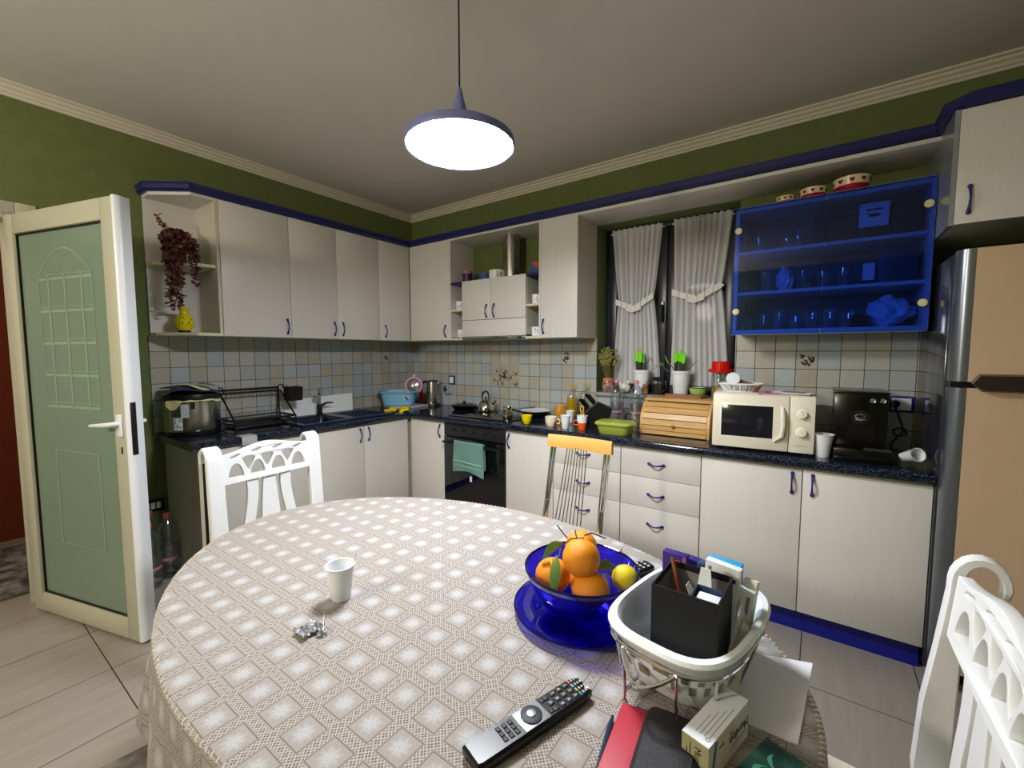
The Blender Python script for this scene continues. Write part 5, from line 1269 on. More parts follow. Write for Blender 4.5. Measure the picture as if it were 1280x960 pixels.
for k in range(3):   # upward spray at the left
    S=[Vector((P0[0]+.02*j/6+.01*k,P0[1]-.075*j/6,P0[2]-.0+.10*j/6-.02*k*j/6)) for j in range(8)]
    ms.tube(S,.0015,4)
    for q in S:
        for _ in range(3): a=rnd.uniform(0,2*PI); leafblob(ml,q,Vector((math.cos(a),math.sin(a)-.6,rnd.uniform(-.2,.8))),rnd.uniform(.018,.026),rnd.uniform(.005,.009))
for i in range(300):
    a=rnd.uniform(0,2*PI); e=rnd.uniform(-.2,1.3); q=Vector((P0[0]+.065*math.cos(a)*math.cos(e),P0[1]+.065*math.sin(a)*math.cos(e),P0[2]-.01+.06*math.sin(e))); leafblob(ml,q,Vector((math.cos(a),math.sin(a),rnd.uniform(-.5,1))),rnd.uniform(.018,.028),rnd.uniform(.006,.010))
for v in ml.b.verts: v.co.x=max(.024,v.co.x)
obj('stems',ms,'vine',t); obj('leaves',ml,'vine',t,fixn=False)
# ================================================================= TABLE
TX,TY,TA,TB,TZ=2.555,-2.213,.826,.543,.770
t=thing('dining_table','oval white dining table under the lace tablecloth','table',(TX,TY,0))
obj('tabletop',MB().rings([[(TX+(TA-.012+e)*math.cos(a),TY+(TB-.012+e)*math.sin(a),z) for a in [2*PI*i/72 for i in range(72)]] for z,e in ((.728,-.01),(.733,0),(.755,0),(.7635,-.006))]),'white',t)
obj('apron',MB().rings([[(TX+(TA-.12)*math.cos(a),TY+(TB-.12)*math.sin(a),z) for a in [2*PI*i/48 for i in range(48)]] for z in (.64,.7285)]),'white',t)
for sx in (-1,1):
    for sy in (-1,1): 
        x=TX+sx*.50; y=TY+sy*.27; obj('leg',MB().tube([(x,y,.66),(x,y,.45),(x+sx*.01,y,.05),(x+sx*.01,y,.0072)],[.034,.028,.018,.02],16),'white',t)
t=thing('tablecloth','cream lace tablecloth with white snowflake squares covering the oval table','tablecloth',(TX,TY,TZ))
INVT=INV[t.name]
m=MB(); uvl=m.b.loops.layers.uv.new('UVMap'); NA=288
def ell(a,k=1,add=0):
    c_,s_=math.cos(a),math.sin(a); n=Vector((c_/TA,s_/TB)).normalized(); return Vector((TX+TA*k*c_+n.x*add,TY+TB*k*s_+n.y*add)),n
rings=[]; uvs=[]
for k in (0.002,.25,.5,.7,.85,.95,.985): rings.append([(*ell(2*PI*i/NA,k)[0],TZ) for i in range(NA)]); uvs.append([tuple(ell(2*PI*i/NA,k)[0]) for i in range(NA)])
DROP=.26
for j in range(0,17):
    s=j/16; R_=[];U_=[]
    for i in range(NA):
        a=2*PI*i/NA; p,n=ell(a)
        fold=math.sin(a*17+.8*math.sin(a*3))*.6+.4*math.sin(a*29+1)
        if s<.1: off=.006*math.sin(s/.1*PI/2); z=TZ-.010*(1-math.cos(s/.1*PI/2))-.002
        else:
            q=(s-.1)/.9; off=.006+.02*q+.030*q*fold*min(1,q*2.2); z=TZ-.012-(DROP+.012*math.sin(a*36))*q
        pp,_=ell(a,1,off); R_.append((pp.x,pp.y,z)); u_,_=ell(a,1,s*DROP*1.02); U_.append((u_.x,u_.y))
    rings.append(R_); uvs.append(U_)
V=[[m.b.verts.new(p) for p in r] for r in rings]
for j in range(len(V)-1):
    for i in range(NA):
        k=(i+1)%NA; f=m.b.faces.new((V[j][i],V[j][k],V[j+1][k],V[j+1][i]))
        for lp,(jj,ii) in zip(f.loops,((j,i),(j,k),(j+1,k),(j+1,i))): lp[uvl].uv=uvs[jj][ii]
f=m.b.faces.new(V[0][::-1]); 
for lp in f.loops: lp[uvl].uv=(TX,TY)
obj('lace_cloth',m,'lace',t,angle=80,fixn=False)
m=MB(); n=1500
m.tube([(*ell(2*PI*i/n,1,.0045*math.sin(i*2*PI/5)-.002)[0],TZ-.0035+.0028*math.cos(i*2*PI/5)) for i in range(n)],.0016,4,closed=True); obj('edge_trim',m,'creamtrim',t)
# rug
tag(obj('rug',MB().rings([[(x,y,z) for x,y in ((1.50,-2.62),(1.62,-1.75),(3.15,-1.75),(3.15,-3.0),(1.44,-3.0))] for z in (.001,.007)]),'rug'),'grey mottled rug on the tiles under the dining table','rug')
# ================================================================= WHITE CHAIRS
def make_chair(name,label,loc,rz,group,pw=.06,pd=.85):
    t=thing(name,label,'chair',loc,rz,group)
    path=[(-.085,0),(-.045,.2),(-.004,.42),(.004,.52),(.0,.66),(-.008,.78),(-.012,.86),(-.014,.90)]+[(-.047+.033*math.cos(a),.925+.044*math.sin(a)) for a in [PI*k/10 for k in range(0,11)]]+[(-.077,.908)]
    th=[.034,.038,.042,.042,.040,.037,.034,.032]+[.030,.028,.026,.025,.024,.023,.022,.021,.020,.019,.018]+[.015]
    for s in (-1,1):
        R_=[]
        for i,(x,z) in enumerate(path):
            a=Vector(path[max(i-1,0)]); b=Vector(path[min(i+1,len(path)-1)]); d=(b-a).normalized(); n=Vector((d.y,-d.x))
            w=pw; pf=max(0,min(1,(z-.62)/.28)); h=th[i]*(pd*(1-pf)+min(pd,.78)*pf)/2; bv=min(.005,w*.12)
            p=Vector((x,z)); 
            sec=[(h,-w/2+bv),(h,w/2-bv),(h-bv,w/2),(-h+bv,w/2),(-h,w/2-bv),(-h,-w/2+bv),(-h+bv,-w/2),(h-bv,-w/2)]
            R_.append([(p.x+n.x*u,s*.215+v,p.y+n.y*u) for u,v in sec])
        # round the ends
        obj('back_post',MB().rings(R_),'white',t,world=False,angle=40)
    # crest with cut-outs
    out=[]; 
    for i in range(25): y=-.193+.386*i/24; out.append((y,.818+.0*y))
    for i in range(25): y=.193-.386*i/24; q=abs(y)/.193; out.append((y,.938+.030*(.5+.5*math.cos(PI*min(1,q*1.05)))))
    holes=[]
    def arch(c,w=.066,z0=.838,h=.060):
        P=[]
        for i in range(9): q=i/8; P.append((c-w/2+w*.52*(q**1.6),z0+h*math.sin(q*PI/2)))
        for i in range(1,9): q=1-i/8; P.append((c+w/2-w*.48*(q**1.6),z0+h*math.sin(q*PI/2)))
        return P
    for c_ in (-.135,-.045,.045,.135): holes.append(arch(c_))
    for c_ in (-.08,0,.09):
        P=[(c_,.856),(c_-.012,.872),(c_-.024,.898),(c_-.030,.914),(c_-.012,.921),(c_+.012,.921),(c_+.030,.914),(c_+.024,.898),(c_+.012,.872)]; holes.append(P)
    for c_ in (-.135,-.045,.045,.135):
        zc=.927 if abs(c_)>.1 else .940
        P=[(c_-.025,zc-.005),(c_-.016,zc-.009),(c_+.004,zc-.008),(c_+.018,zc-.001),(c_+.025,zc+.008),(c_+.018,zc+.010),(c_-.004,zc+.007),(c_-.020,zc+.002)]; holes.append(P)
    me=curve_mesh([out]+holes,.0085,.0015)
    m=MB().add(me,Matrix.Translation((-.012,0,0))@Matrix(((0,0,1,0),(1,0,0,0),(0,1,0,0),(0,0,0,1))))
    for v in m.b.verts: v.co.x-= .012*(v.co.z-.82)/.15+.010*(1-(v.co.y/.193)**2)
    obj('crest_rail',m,'white',t,world=False,angle=40)
    def splat(y0f,y1f):
        P=[]; n=12
        for i in range(n+1): z=.515+.315*i/n; P.append((y0f(i/n),z))
        for i in range(n,-1,-1): z=.515+.315*i/n; P.append((y1f(i/n),z))
        me=curve_mesh([P],.006,.001); m=MB().add(me,Matrix.Translation((-.008,0,0))@Matrix(((0,0,1,0),(1,0,0,0),(0,1,0,0),(0,0,0,1))))
        for v in m.b.verts: v.co.x-=.010*(1-(v.co.y/.193)**2)*max(0,(v.co.z-.5)/.32)
        obj('splat',m,'white',t,world=False,angle=40)
    wv=lambda q:.012*math.sin(q*PI*1.6+.6)
    splat(lambda q:-.022-.018*(1-q)**1.0-.006*math.sin(q*PI),lambda q:.022+.018*(1-q)+.006*math.sin(q*PI))
    splat(lambda q:-.105-wv(q),lambda q:-.062-wv(q)*1.1+.0*q)
    splat(lambda q:.062+wv(q)*1.1,lambda q:.105+wv(q))
    obj('lower_rail',MB().box(-.018,.012,-.193,.193,.488,.520,.003),'white',t,world=False)
    sp=[(-.01,-.19),(.40,-.225),(.42,-.20),(.42,.20),(.40,.225),(-.01,.19)]
    obj('seat_frame',MB().prism(sp,.40,.445),'white',t,world=False)
    m=MB().rings([[(x*.97+.006,y*.96,z) for x,y in sp] for z in (.4455,.468)]+[[(x*.9+.02,y*.88,.482) for x,y in sp]]); obj('seat_cushion',m,'seat',t,world=False)
    for s in (-1,1): obj('front_leg',MB().tube([(.385,s*.19,.40),(.390,s*.19,.2),(.392,s*.19,0)],[.024,.02,.015],12),'white',t,world=False)
    return t
make_chair('dining_chair','white carved back chair at the left end of the oval table',(1.372,-2.068,0),math.radians(2),'white dining chairs')
make_chair('dining_chair','white carved back chair at the right end of the oval table by the fridge',(3.572,-2.035,0),math.radians(180),'white dining chairs',.026,1.35)
# ================================================================= CHROME CHAIR
t=thing('kitchen_chair','chrome wire back chair with orange wooden top rail behind the table','chair',(2.39,-1.12,0))
top=MB(); 
R_=[]
for x,yy in ((2.213,-1.052),(2.30,-1.040),(2.38,-1.036),(2.47,-1.040),(2.563,-1.052)):
    R_.append([(x,yy-.012,.875),(x,yy-.014,.93),(x,yy-.006,.940),(x,yy+.008,.938),(x,yy+.012,.925),(x,yy+.012,.875)])
obj('top_rail',top.rings(R_),'orangewood',t,angle=50)
for s in (-1,1):
    x=2.388+s*.148
    m=MB()
    for o_ in (-.009,.009): m.tube([(x+o_,-1.046,.90),(x+o_-.0,-1.085,.72),(x+o_*.8,-1.115,.60)],.0075,10)
    m.tube([(x,-1.112,.61),(x+s*.004,-1.135,.50),(x+s*.01,-1.14,.40),(x+s*.03,-1.05,0)],[.015,.014,.013,.012],12); obj('back_post',m,'chrome',t)
for i in range(8):
    q=i/7; xt=2.388-.30/2+.30*(.27+.36*q); xb=2.388-.15+.30*(.17+.48*q); obj('wire',MB().tube([(xt,-1.046,.885),(xt*.6+xb*.4,-1.082,.70),(xb,-1.125,.49)],.0028,6),'chrome',t)
obj('seat',MB().rings([[(2.388+.19*math.copysign(abs(math.cos(a))**.6,math.cos(a)),-1.32+.19*math.copysign(abs(math.sin(a))**.6,math.sin(a)),z) for a in [2*PI*i/36 for i in range(36)]] for z in (.455,.478)]),'orangewood',t)
obj('seat_support',MB().tube([(2.25,-1.14,.45),(2.25,-1.49,.45),(2.53,-1.49,.45),(2.53,-1.14,.45)],.010,10,closed=True),'chrome',t)
for s in (-1,1): obj('front_leg',MB().tube([(2.388+s*.14,-1.48,.45),(2.388+s*.17,-1.52,0)],.012,12),'chrome',t)
# ================================================================= THINGS ON THE TABLE
Z=TZ+.0008
c=(2.434,-2.405,Z)
pcup('plastic_cup','white plastic cup with a thin stirrer standing alone on the lace tablecloth',c,.96)
tag(obj('stirrer',MB().tube([(2.436,-2.395,Z+.005),(2.452,-2.372,Z+.105)],.0012,6),'plasticgrey'),'thin stirrer standing in the white cup on the tablecloth','stirrer')
def crumple(name,label,c,s,seed,mt):
    t=thing(name,label,'wrapper',c); 
    def fn(u,v): 
        p=Vector((u*3+seed,v*3,seed)); return (c[0]+(u-.5)*s[0]+.004*mn.noise(p*2),c[1]+(v-.5)*s[1]+.004*mn.noise(p*2.5),c[2]+.003+s[2]*abs(mn.noise(p*1.7)))
    obj('foil_sheet',MB().grid(fn,14,12,thick=.0008),mt,t,angle=15)
crumple('wrapper','crumpled silver and white wrapper on the tablecloth in front of the cup',(2.492,-2.520,Z),(.04,.045,.02),1.3,'foil')
crumple('wrapper','tiny torn wrapper scrap beside the larger crumpled wrapper',(2.522,-2.508,Z),(.014,.012,.008),4.1,'foil')
# cobalt plate and bowl
pc=(2.930,-2.118,Z)
t=thing('plate','large transparent cobalt blue glass plate under the fruit bowl','plate',pc)
obj('plate_glass',MB().lathe([(.085,0),(.10,.003),(.150,.016),(.152,.019),(.149,.020),(.100,.008),(.083,.005),(.001,.005)],pc,64),'cobalt',t)
obj('rim',MB().tube([(pc[0]+.151*math.cos(a),pc[1]+.151*math.sin(a),Z+.0185) for a in [2*PI*i/64 for i in range(64)]],.0022,6,closed=True),'cobaltrim',t)
bc=(2.930,-2.118,Z+.0055)
t=thing('fruit_bowl','transparent cobalt blue glass bowl holding oranges on the blue plate','bowl',bc)
obj('bowl_glass',MB().vessel([(.052,0),(.068,.006),(.098,.035),(.118,.075),(.127,.103)],.004,bc,64),'cobalt',t)
obj('rim',MB().tube([(bc[0]+.1255*math.cos(a),bc[1]+.1255*math.sin(a),bc[2]+.103) for a in [2*PI*i/64 for i in range(64)]],.0028,6,closed=True),'cobaltrim',t)
def orange(label,c,r,mt='orange',sc=(1,1,.97),leaf=()):
    t=thing('orange' if mt=='orange' else 'mandarin',label,'fruit',c,0,'oranges in the blue bowl')
    obj('peel',MB().ball(c,r,seg=32,sc=sc),mt,t)
    for (b,tp,w) in leaf:
        b=Vector(b); tp=Vector(tp); d=tp-b; s=d.cross(Vector((.58,-.8,.3))).normalized(); m=MB()
        def fn(u,v): 
            ww=w*math.sin(PI*min(.98,max(.03,v)))**.8; p=b+d*v+s*ww*(u-.5)*2; return (p.x,p.y,p.z-.008*(2*(u-.5))**2*0+.010*math.sin(PI*v)-.003*abs(u-.5))
        obj('leaf',m.grid(fn,4,10,thick=.0008),'leaf',t,angle=60)
    return t
o=orange('orange with a folded peel ridge at the left of the blue bowl',(2.882,-2.163,.862),.0395,leaf=(((2.905,-2.185,.925),(2.925,-2.235,.855),.011),))
obj('peel_ridge',MB().tube([(2.868,-2.185,.870),(2.872,-2.183,.895),(2.888,-2.178,.903),(2.898,-2.188,.895),(2.902,-2.196,.872)],[.004,.006,.006,.005,.003],8),'orange',o)
o=orange('topmost orange resting in the middle of the blue bowl',(2.950,-2.158,.920),.0405)
o=orange('orange at the front of the blue bowl, nearest the remote control',(2.972,-2.158,.858),.0395,sc=(1.04,1,.92))
o=orange('orange at the back of the blue bowl behind the topmost one',(2.905,-2.068,.900),.038,leaf=(((2.895,-2.14,.935),(2.868,-2.185,.905),.010),))
m=MB(); m.tube([(2.935,-2.115,.945),(2.912,-2.135,.945),(2.895,-2.15,.925),(2.905,-2.175,.915)],.0018,6); m.tube([(2.905,-2.138,.945),(2.885,-2.15,.975)],.0014,6); m.tube([(2.925,-2.13,.945),(2.925,-2.14,.97)],.0016,6); m.tube([(2.93,-2.10,.945),(2.955,-2.115,.962),(2.985,-2.11,.955)],.0016,6); obj('twig',m,'stem',o)
o=orange('small yellow green mandarin at the right of the blue bowl',(3.022,-2.088,.868),.028,'lemon',leaf=(((3.005,-2.10,.892),(2.965,-2.115,.880),.011),))
obj('stem',MB().tube([(3.010,-2.085,.893),(3.008,-2.075,.925)],.0012,6),'stem',o)
orange('orange low in the centre of the blue bowl behind the front one',(2.925,-2.095,.835),.036)
# remotes
def remote(label,c,rz,L,W_,full=True):
    t=thing('remote_control',label,'remote control',c,rz)
    P=[(-L/2,-W_*.47),(-L/2+.006,-W_*.52),(L/2-.02,-W_*.5),(L/2,-W_*.40),(L/2,W_*.40),(L/2-.02,W_*.5),(-L/2+.006,W_*.52),(-L/2,W_*.47)]
    obj('case',MB().rings([[(x*.985,y*.9,0) for x,y in P],[(x,y,.006) for x,y in P],[(x,y,.014) for x,y in P],[(x*.975,y*.86,.019) for x,y in P]]),'remotecase',t,world=False,angle=30)
    z=.0190
    if full:
        obj('silver_plate',MB().box(-.028,.022,-W_*.44,W_*.44,z-.001,z+.0008,.0005),'remotesilver',t,world=False)
        obj('navigation_ring',MB().lathe([(.0175,0),(.0175,.002),(.014,.003)],(-.003,0,z+.0007),28),'remotebtn',t,world=False)
        obj('ok_button',MB().lathe([(.0075,0),(.0075,.0022),(.005,.003)],(-.003,0,z+.0027),20),'remotesilver',t,world=False)
        obj('led_window',MB().box(L/2-.014,L/2-.005,-W_*.22,W_*.05,z-.0005,z+.0004),'blackgloss',t,world=False)
    def grid(nm,x0,dx,nx,ys,sx,sy,prt,mb_txt=None):
        for i in range(nx):
            for j,y in enumerate(ys):
                obj(nm,MB().box(x0+i*dx-sx,x0+i*dx+sx,y-sy,y+sy,z-.0005,z+.0016,.0006),'remotebtn',t,world=False)
    if full:
        grid('button',.038,.0145,4,(-.013,0,.013),.005,.0045,1)
        m=MB()
        digits=['0','8','5','2']; rows=[['','0',''],['7','8','9'],['4','5','6'],['1','2','3']]
        for i in range(4):
            for j in range(3):
                s_=rows[i][j]
                if s_: m.add(text_mesh(s_,.008,.0001),Matrix.Translation((.038+i*.0145,(-.013,0,.013)[2-j],z+.0018))@Matrix.Rotation(-PI/2,4,'Z'))
        for k,y in enumerate((-.015,-.005,.005,.015)): pass
        obj('button_digits',m,'remoteprint',t,world=False,fixn=False)
        for k,(y,mt) in enumerate(((-.015,'skyblue'),(-.005,'ochre'),(.005,'tealglow'),(.015,'orangeprint'))): obj('colour_button',MB().box(.0905,.0935,y-.0035,y+.0035,z-.0005,z+.0014,.0004),mt,t,world=False)
        m=MB()
        for i in range(3):
            for j in range(4): m.box(.0985+i*.006-.0012,.0985+i*.006+.0012,-.015+j*.010-.002,-.015+j*.010+.002,z,z+.0011)
        obj('small_buttons',m,'remoteprint',t,world=False)
        obj('power_button',MB().lathe([(.0035,0),(.0035,.0015)],(.109,-.012,z),14),'remoteprint',t,world=False)
        grid('button',-.038,-.011,3,(-.010,.0,.010),.0035,.0042,1)
        obj('button',MB().box(.026,.032,-.016,-.008,z-.0005,z+.0015,.0004),'remotebtn',t,world=False); obj('button',MB().box(.026,.032,.008,.016,z-.0005,z+.0015,.0004),'remotebtn',t,world=False)
    else:
        m=MB()
        for i in range(7):
            for j in range(3): m.box(-.055+i*.018-.003,-.055+i*.018+.003,-.012+j*.012-.003,-.012+j*.012+.003,z,z+.0014)
        obj('buttons',m,'remoteprint',t,world=False)
MT['remotecase']=mat('black remote case','121216',.28)
remote('long black television remote with silver navigation plate on the tablecloth front',(3.005,-2.436,Z),math.atan2(.223,.072),.232,.046)
remote('short black remote control lying behind the blue bowl',(2.965,-1.895,Z),math.atan2(.145,.07),.14,.044,False)
# books, pen
rb=math.radians(-81.5)
t=thing('notebook','red glittery notebook lying under the black wallet at the table front','notebook',(3.170,-2.405,Z),math.radians(6))
obj('cover',MB().box(-.052,.052,-.090,.090,0,.014,.003),'redbook',t,world=False); obj('page_block',MB().box(-.048,.0525,-.086,.0905,.002,.012),'paper',t,world=False); obj('loop',MB().box(-.03,.0,.089,.093,.004,.012,.001),'blackmatte',t,world=False)
t=thing('wallet','black leather wallet lying on the red notebook','wallet',(3.200,-2.400,Z+.0145),math.radians(6))
obj('leather_body',MB().rings([rr(.036,.083,0,e=7),rr(.040,.088,.005,e=7),rr(.040,.088,.013,e=7),rr(.034,.082,.018,e=7)]),'leather',t,world=False)
tag(obj('pen',MB().tube([(3.128,-2.475,Z+.006),(3.108,-2.372,Z+.006),(3.104,-2.350,Z+.006)],[.0045,.0045,.002],10),'pen'),'slim blue black pen lying beside the red notebook','pen')
# medicine box with text
mbx=(3.2505,-2.3145,Z); ang=math.atan2(.129,.034)
t=thing('medicine_box','white and cream medicine carton printed with its name standing on its long side','medicine box',mbx,ang)
L,Wd,Hh=.064,.0195,.058
obj('carton',MB().box(-L,L,-Wd,Wd,0,Hh),'carton',t,world=False); obj('top_flap',MB().box(-L+.0003,L-.0003,-Wd+.0003,Wd-.0003,Hh,Hh+.0006),'cartonwhite',t,world=False)
obj('end_flap',MB().box(-L-.0006,-L,-Wd+.0003,Wd-.0003,.0003,Hh-.0003),'oliveend',t,world=False)
# long side towards -y local (faces right/camera): lettering upside down
Mf=Matrix.Translation((.028,-Wd-.0003,.030))@Matrix.Rotation(PI,4,'Y')@Matrix.Rotation(PI/2,4,'X')
def side_text(s,size,x,z,flip=True):
    M_=Matrix.Translation((x,-Wd-.0004,z))@Matrix.Rotation(PI/2,4,'X')@(Matrix.Rotation(PI,4,'Z') if flip else Matrix())
    return MB().add(text_mesh(s,size,.0002),M_)
obj('name_lettering',side_text('Murdon',.020,.030,.030),'textnavy',t,world=False,fixn=False)
m=side_text('1%',.010,.004,.042); 
obj('strength_lettering',m,'textgrey',t,world=False,fixn=False)
m=MB().box(.008,.056,-Wd-.0005,-Wd-.0001,.016,.0175); obj('fine_print',m,'textgrey',t,world=False)
obj('side_print',side_text('Qmt',.008,-.026,.040),'textgrey',t,world=False,fixn=False)
obj('blue_stripe',MB().prism([(-.058,.004),(-.050,.004),(-.040,.055),(-.046,.055)],-Wd-.0006,-Wd-.0001,'xz'),'bluestripe',t,world=False)
m=MB().add(text_mesh('Murdon',.013,.0002),Matrix.Translation((-L-.0008,-.004,.028))@Matrix.Rotation(-PI/2,4,'Z')@Matrix.Rotation(PI/2,4,'X')@Matrix.Rotation(-PI/2,4,'Z')); m.box(-L-.0011,-L-.0006,.006,.007,.008,.05); m.box(-L-.0011,-L-.0006,.011,.012,.012,.04); obj('end_lettering',m,'blackline',t,world=False,fixn=False)
m=MB()
for k in range(4): m.box(-.05,.03-.012*k,-Wd+.007+k*.006,-Wd+.0076+k*.006,Hh+.0006,Hh+.0010)
m.tube([(-.052+.003*math.cos(a),-.012+.003*math.sin(a),Hh+.0009) for a in [i*PI/6 for i in range(12)]],.0006,4,closed=True); obj('top_print',m,'greyprint',t,world=False)
# dark picture box
t=thing('picture_box','flat box with a dark green picture lid at the right front of the table','box',(3.318,-2.338,Z),math.atan2(.083,.030))
obj('box_body',MB().box(-.055,.055,-.026,.026,0,.026,.001),'carton',t,world=False); obj('picture_lid',MB().box(-.0555,.0555,-.0265,.0265,.026,.0285,.0005),'picture',t,world=False)
m=MB()
for k,(x,y,a,l) in enumerate(((.02,.0,.5,.030),(-.005,.006,-.3,.026),(.01,-.012,1.2,.02))): m.tube([(x+l*(q-.5)*math.cos(a),y+l*(q-.5)*math.sin(a)+.006*math.sin(q*PI),.0288) for q in [i/8 for i in range(9)]],[.0003,.001,.002,.003,.0034,.003,.002,.001,.0003],6,flat=.2)
obj('petal_print',m,'tealglow',t,world=False)
# card under the dish
tag(obj('envelope',MB().rings([[(3.272,-2.045,z),(3.365,-2.012,z),(3.350,-2.232,z),(3.252,-2.236,z)] for z in (Z,Z+.0025)]),'paper'),'large white envelope on the tablecloth right of the ceramic dish','envelope')
# ceramic dish on wire stand
DC=(3.178,-2.172,Z); dz=math.radians(-10)
t=thing('ceramic_dish','white oval ceramic dish with patterned sides full of medicine boxes','dish',(DC[0],DC[1],Z+.030),dz)
def se(a,b,z,e=3.2): return rr(a,b,z,n=64,e=e)
obj('dish_body',MB().rings([se(.075,.113,0),se(.084,.123,.006),se(.096,.138,.050),se(.104,.147,.080),se(.109,.158,.088),se(.113,.162,.096),se(.109,.158,.101),se(.101,.144,.101),se(.096,.138,.094),se(.093,.134,.088),se(.080,.118,.010)]),'ceramic',t,world=False,angle=45)
m=MB()
import itertools
def se_at(th,z): 
    k=(z-.006)/.074; a=.084+.020*k; b=.123+.024*k; cc,ss=math.cos(th),math.sin(th); e=3.2; return Vector((a*math.copysign(abs(cc)**(2/e),cc),b*math.copysign(abs(ss)**(2/e),ss),z))
for i in range(44):
    for j in range(2):
        if (i+j)%2==0:
            t0=2*PI*i/44; t1=2*PI*(i+.86)/44; z0=.030+j*.022; z1=z0+.018; k=1.012
            m.quad(*[Vector((p.x*k,p.y*k,p.z)) for p in (se_at(t0,z0),se_at(t1,z0),se_at(t1,z1),se_at(t0,z1))],mi=0)
            q=se_at((t0+t1)/2,(z0+z1)/2)*1.0; 
obj('square_pattern',m,'greypatch',t,world=False,fixn=False)
st=thing('dish_stand','shiny wire stand holding the ceramic dish on the table','stand',DC,dz)
for s in (-1,1): pass
m2=[]
obj('rim_wire',MB().tube([(p[0]*1.0,p[1]*1.0,.105) for p in se(.108,.156,0)],.0028,8,closed=True),'chrome',st,world=False)
for sx,sy in ((-.045,-1),(.045,-1),(-.045,1),(.045,1)):
    obj('leg',MB().tube([(sx,sy*.158,.105),(sx*1.0,sy*.152,.10),(sx,sy*.148,.012),(sx+.003,sy*.146,.004),(sx-.003,sy*.150,.004)],[.0028,.0028,.0028,.004,.004],8),'chrome',st,world=False)
for sy in (-1,1): obj('handle_loop',MB().tube([(-.045+.09*q,sy*(.158+.030*math.sin(PI*q)),.104-.022*math.sin(PI*q)) for q in [i/12 for i in range(13)]],.0032,8),'chrome',st,world=False)
m=MB(); m.tube([(-.08,-.10,.026),(.08,-.10,.026)],.0025,6); m.tube([(-.08,.10,.026),(.08,.10,.026)],.0025,6); m.tube([(-.08,-.10,.026),(-.113*.8,-.159*.7,.105)],.0025,6); m.tube([(.08,-.10,.026),(.113*.8,-.159*.7,.105)],.0025,6); m.tube([(-.08,.10,.026),(-.113*.8,.159*.7,.105)],.0025,6); m.tube([(.08,.10,.026),(.113*.8,.159*.7,.105)],.0025,6); m.tube([(-.045,-.147,.024),(-.045,.147,.024)],.0025,6); m.tube([(.045,-.147,.024),(.045,.147,.024)],.0025,6); obj('cradle_wires',m,'chrome',st,world=False)
# contents of the dish (resting on its floor at Z+.040)
FZ=Z+.041
BB=(3.188,-2.205); br=math.radians(-2)
t=thing('black_box','open black cardboard box standing in the ceramic dish','box',(BB[0],BB[1],FZ),br)
a_,b_,h_=.0535,.054,.155; w_=.002
m=MB()
m.box(-a_,a_,-b_,-b_+w_,0,h_); m.box(-a_,a_,b_-w_,b_,0,h_); m.box(-a_,-a_+w_,-b_+w_,b_-w_,0,h_); m.box(a_-w_,a_,-b_+w_,b_-w_,0,h_); m.box(-a_+w_,a_-w_,-b_+w_,b_-w_,0,.003); obj('box_wall',m,'blackmatte',t,world=False)
m=MB(); i_=w_+.0003
m.box(-a_+i_,a_-i_,b_-i_-.001,b_-i_,.004,h_-.012); m.box(-a_+i_,-a_+i_+.001,-b_+i_,b_-i_-.001,.004,h_-.012); m.box(a_-i_-.001,a_-i_,-b_+i_,b_-i_-.001,.004,h_-.012); m.box(-a_+i_+.001,a_-i_-.001,-b_+i_,-b_+i_+.001,.004,h_-.012); m.box(-a_+i_+.001,a_-i_-.001,-b_+i_+.001,b_-i_-.001,.0035,.006); obj('grey_lining',m,'lining',t,world=False)
tag(obj('pen',MB().tube([(3.142,-2.165,FZ+.168),(3.172,-2.205,FZ+.09),(3.200,-2.225,FZ+.012)],[.004,.0042,.002],8),'copper'),'copper coloured pen leaning inside the black cardboard box','pen')
# slate blue open carton inside black box
t=thing('medicine_box','slate blue open carton with a white insert inside the black cardboard box','medicine box',(3.216,-2.222,FZ+.0065),br)
m=MB(); m.box(-.023,.023,-.026,-.0248,0,.140); m.box(-.023,.023,.0248,.026,0,.140); m.box(-.023,-.0218,-.0248,.0248,0,.140); m.box(.0218,.023,-.0248,.0248,0,.140); m.box(-.0218,.0218,-.0248,.0248,0,.12); obj('carton',m,'bluebox',t,world=False)
m=MB(); m.box(-.0225,.0225,-.0275,-.0262,.02,.13); 
obj('flap',MB().rings([[(-.023,.0262,.140),(.0,.0262,.140),(.0,.0250,.140),(-.023,.0250,.140)],[(-.020,.034,.168),(-.004,.034,.168),(-.004,.033,.168),(-.020,.033,.168)]]).rings([[(-.0232,-.024,.14),(-.0232,.0,.14),(-.0225,.0,.14),(-.0225,-.024,.14)],[(-.030,-.022,.156),(-.030,-.006,.156),(-.0293,-.006,.156),(-.0293,-.022,.156)]]),'cartonwhite',t,world=False)
obj('leaflet',MB().box(-.018,.018,-.018,.018,.1205,.133,.002),'paper',t,world=False)
m=MB()
for k in range(5): m.box(-.018,.018,-.0264,-.026,.06+k*.012,.0615+k*.012)
obj('print',m,'greyprint',t,world=False)
def carton(label,c,rz,dims,mt,tilt=(0,0),extra=None,name='medicine_box',group='medicine cartons in the dish'):
    """carton standing in the dish; dims = full sizes; tilt about x,y"""
    t=thing(name,label,'medicine box',c,rz,group)
    M_=Matrix.Rotation(tilt[0],4,'X')@Matrix.Rotation(tilt[1],4,'Y')
    a,b,h=dims[0]/2,dims[1]/2,dims[2]
    obj('carton',MB().box(-a,a,-b,b,0,h,.0006,M=M_),mt,t,world=False)
    for nm,bx,m2 in (extra or []): obj(nm,MB().box(*bx,M=M_),m2,t,world=False)
    return t
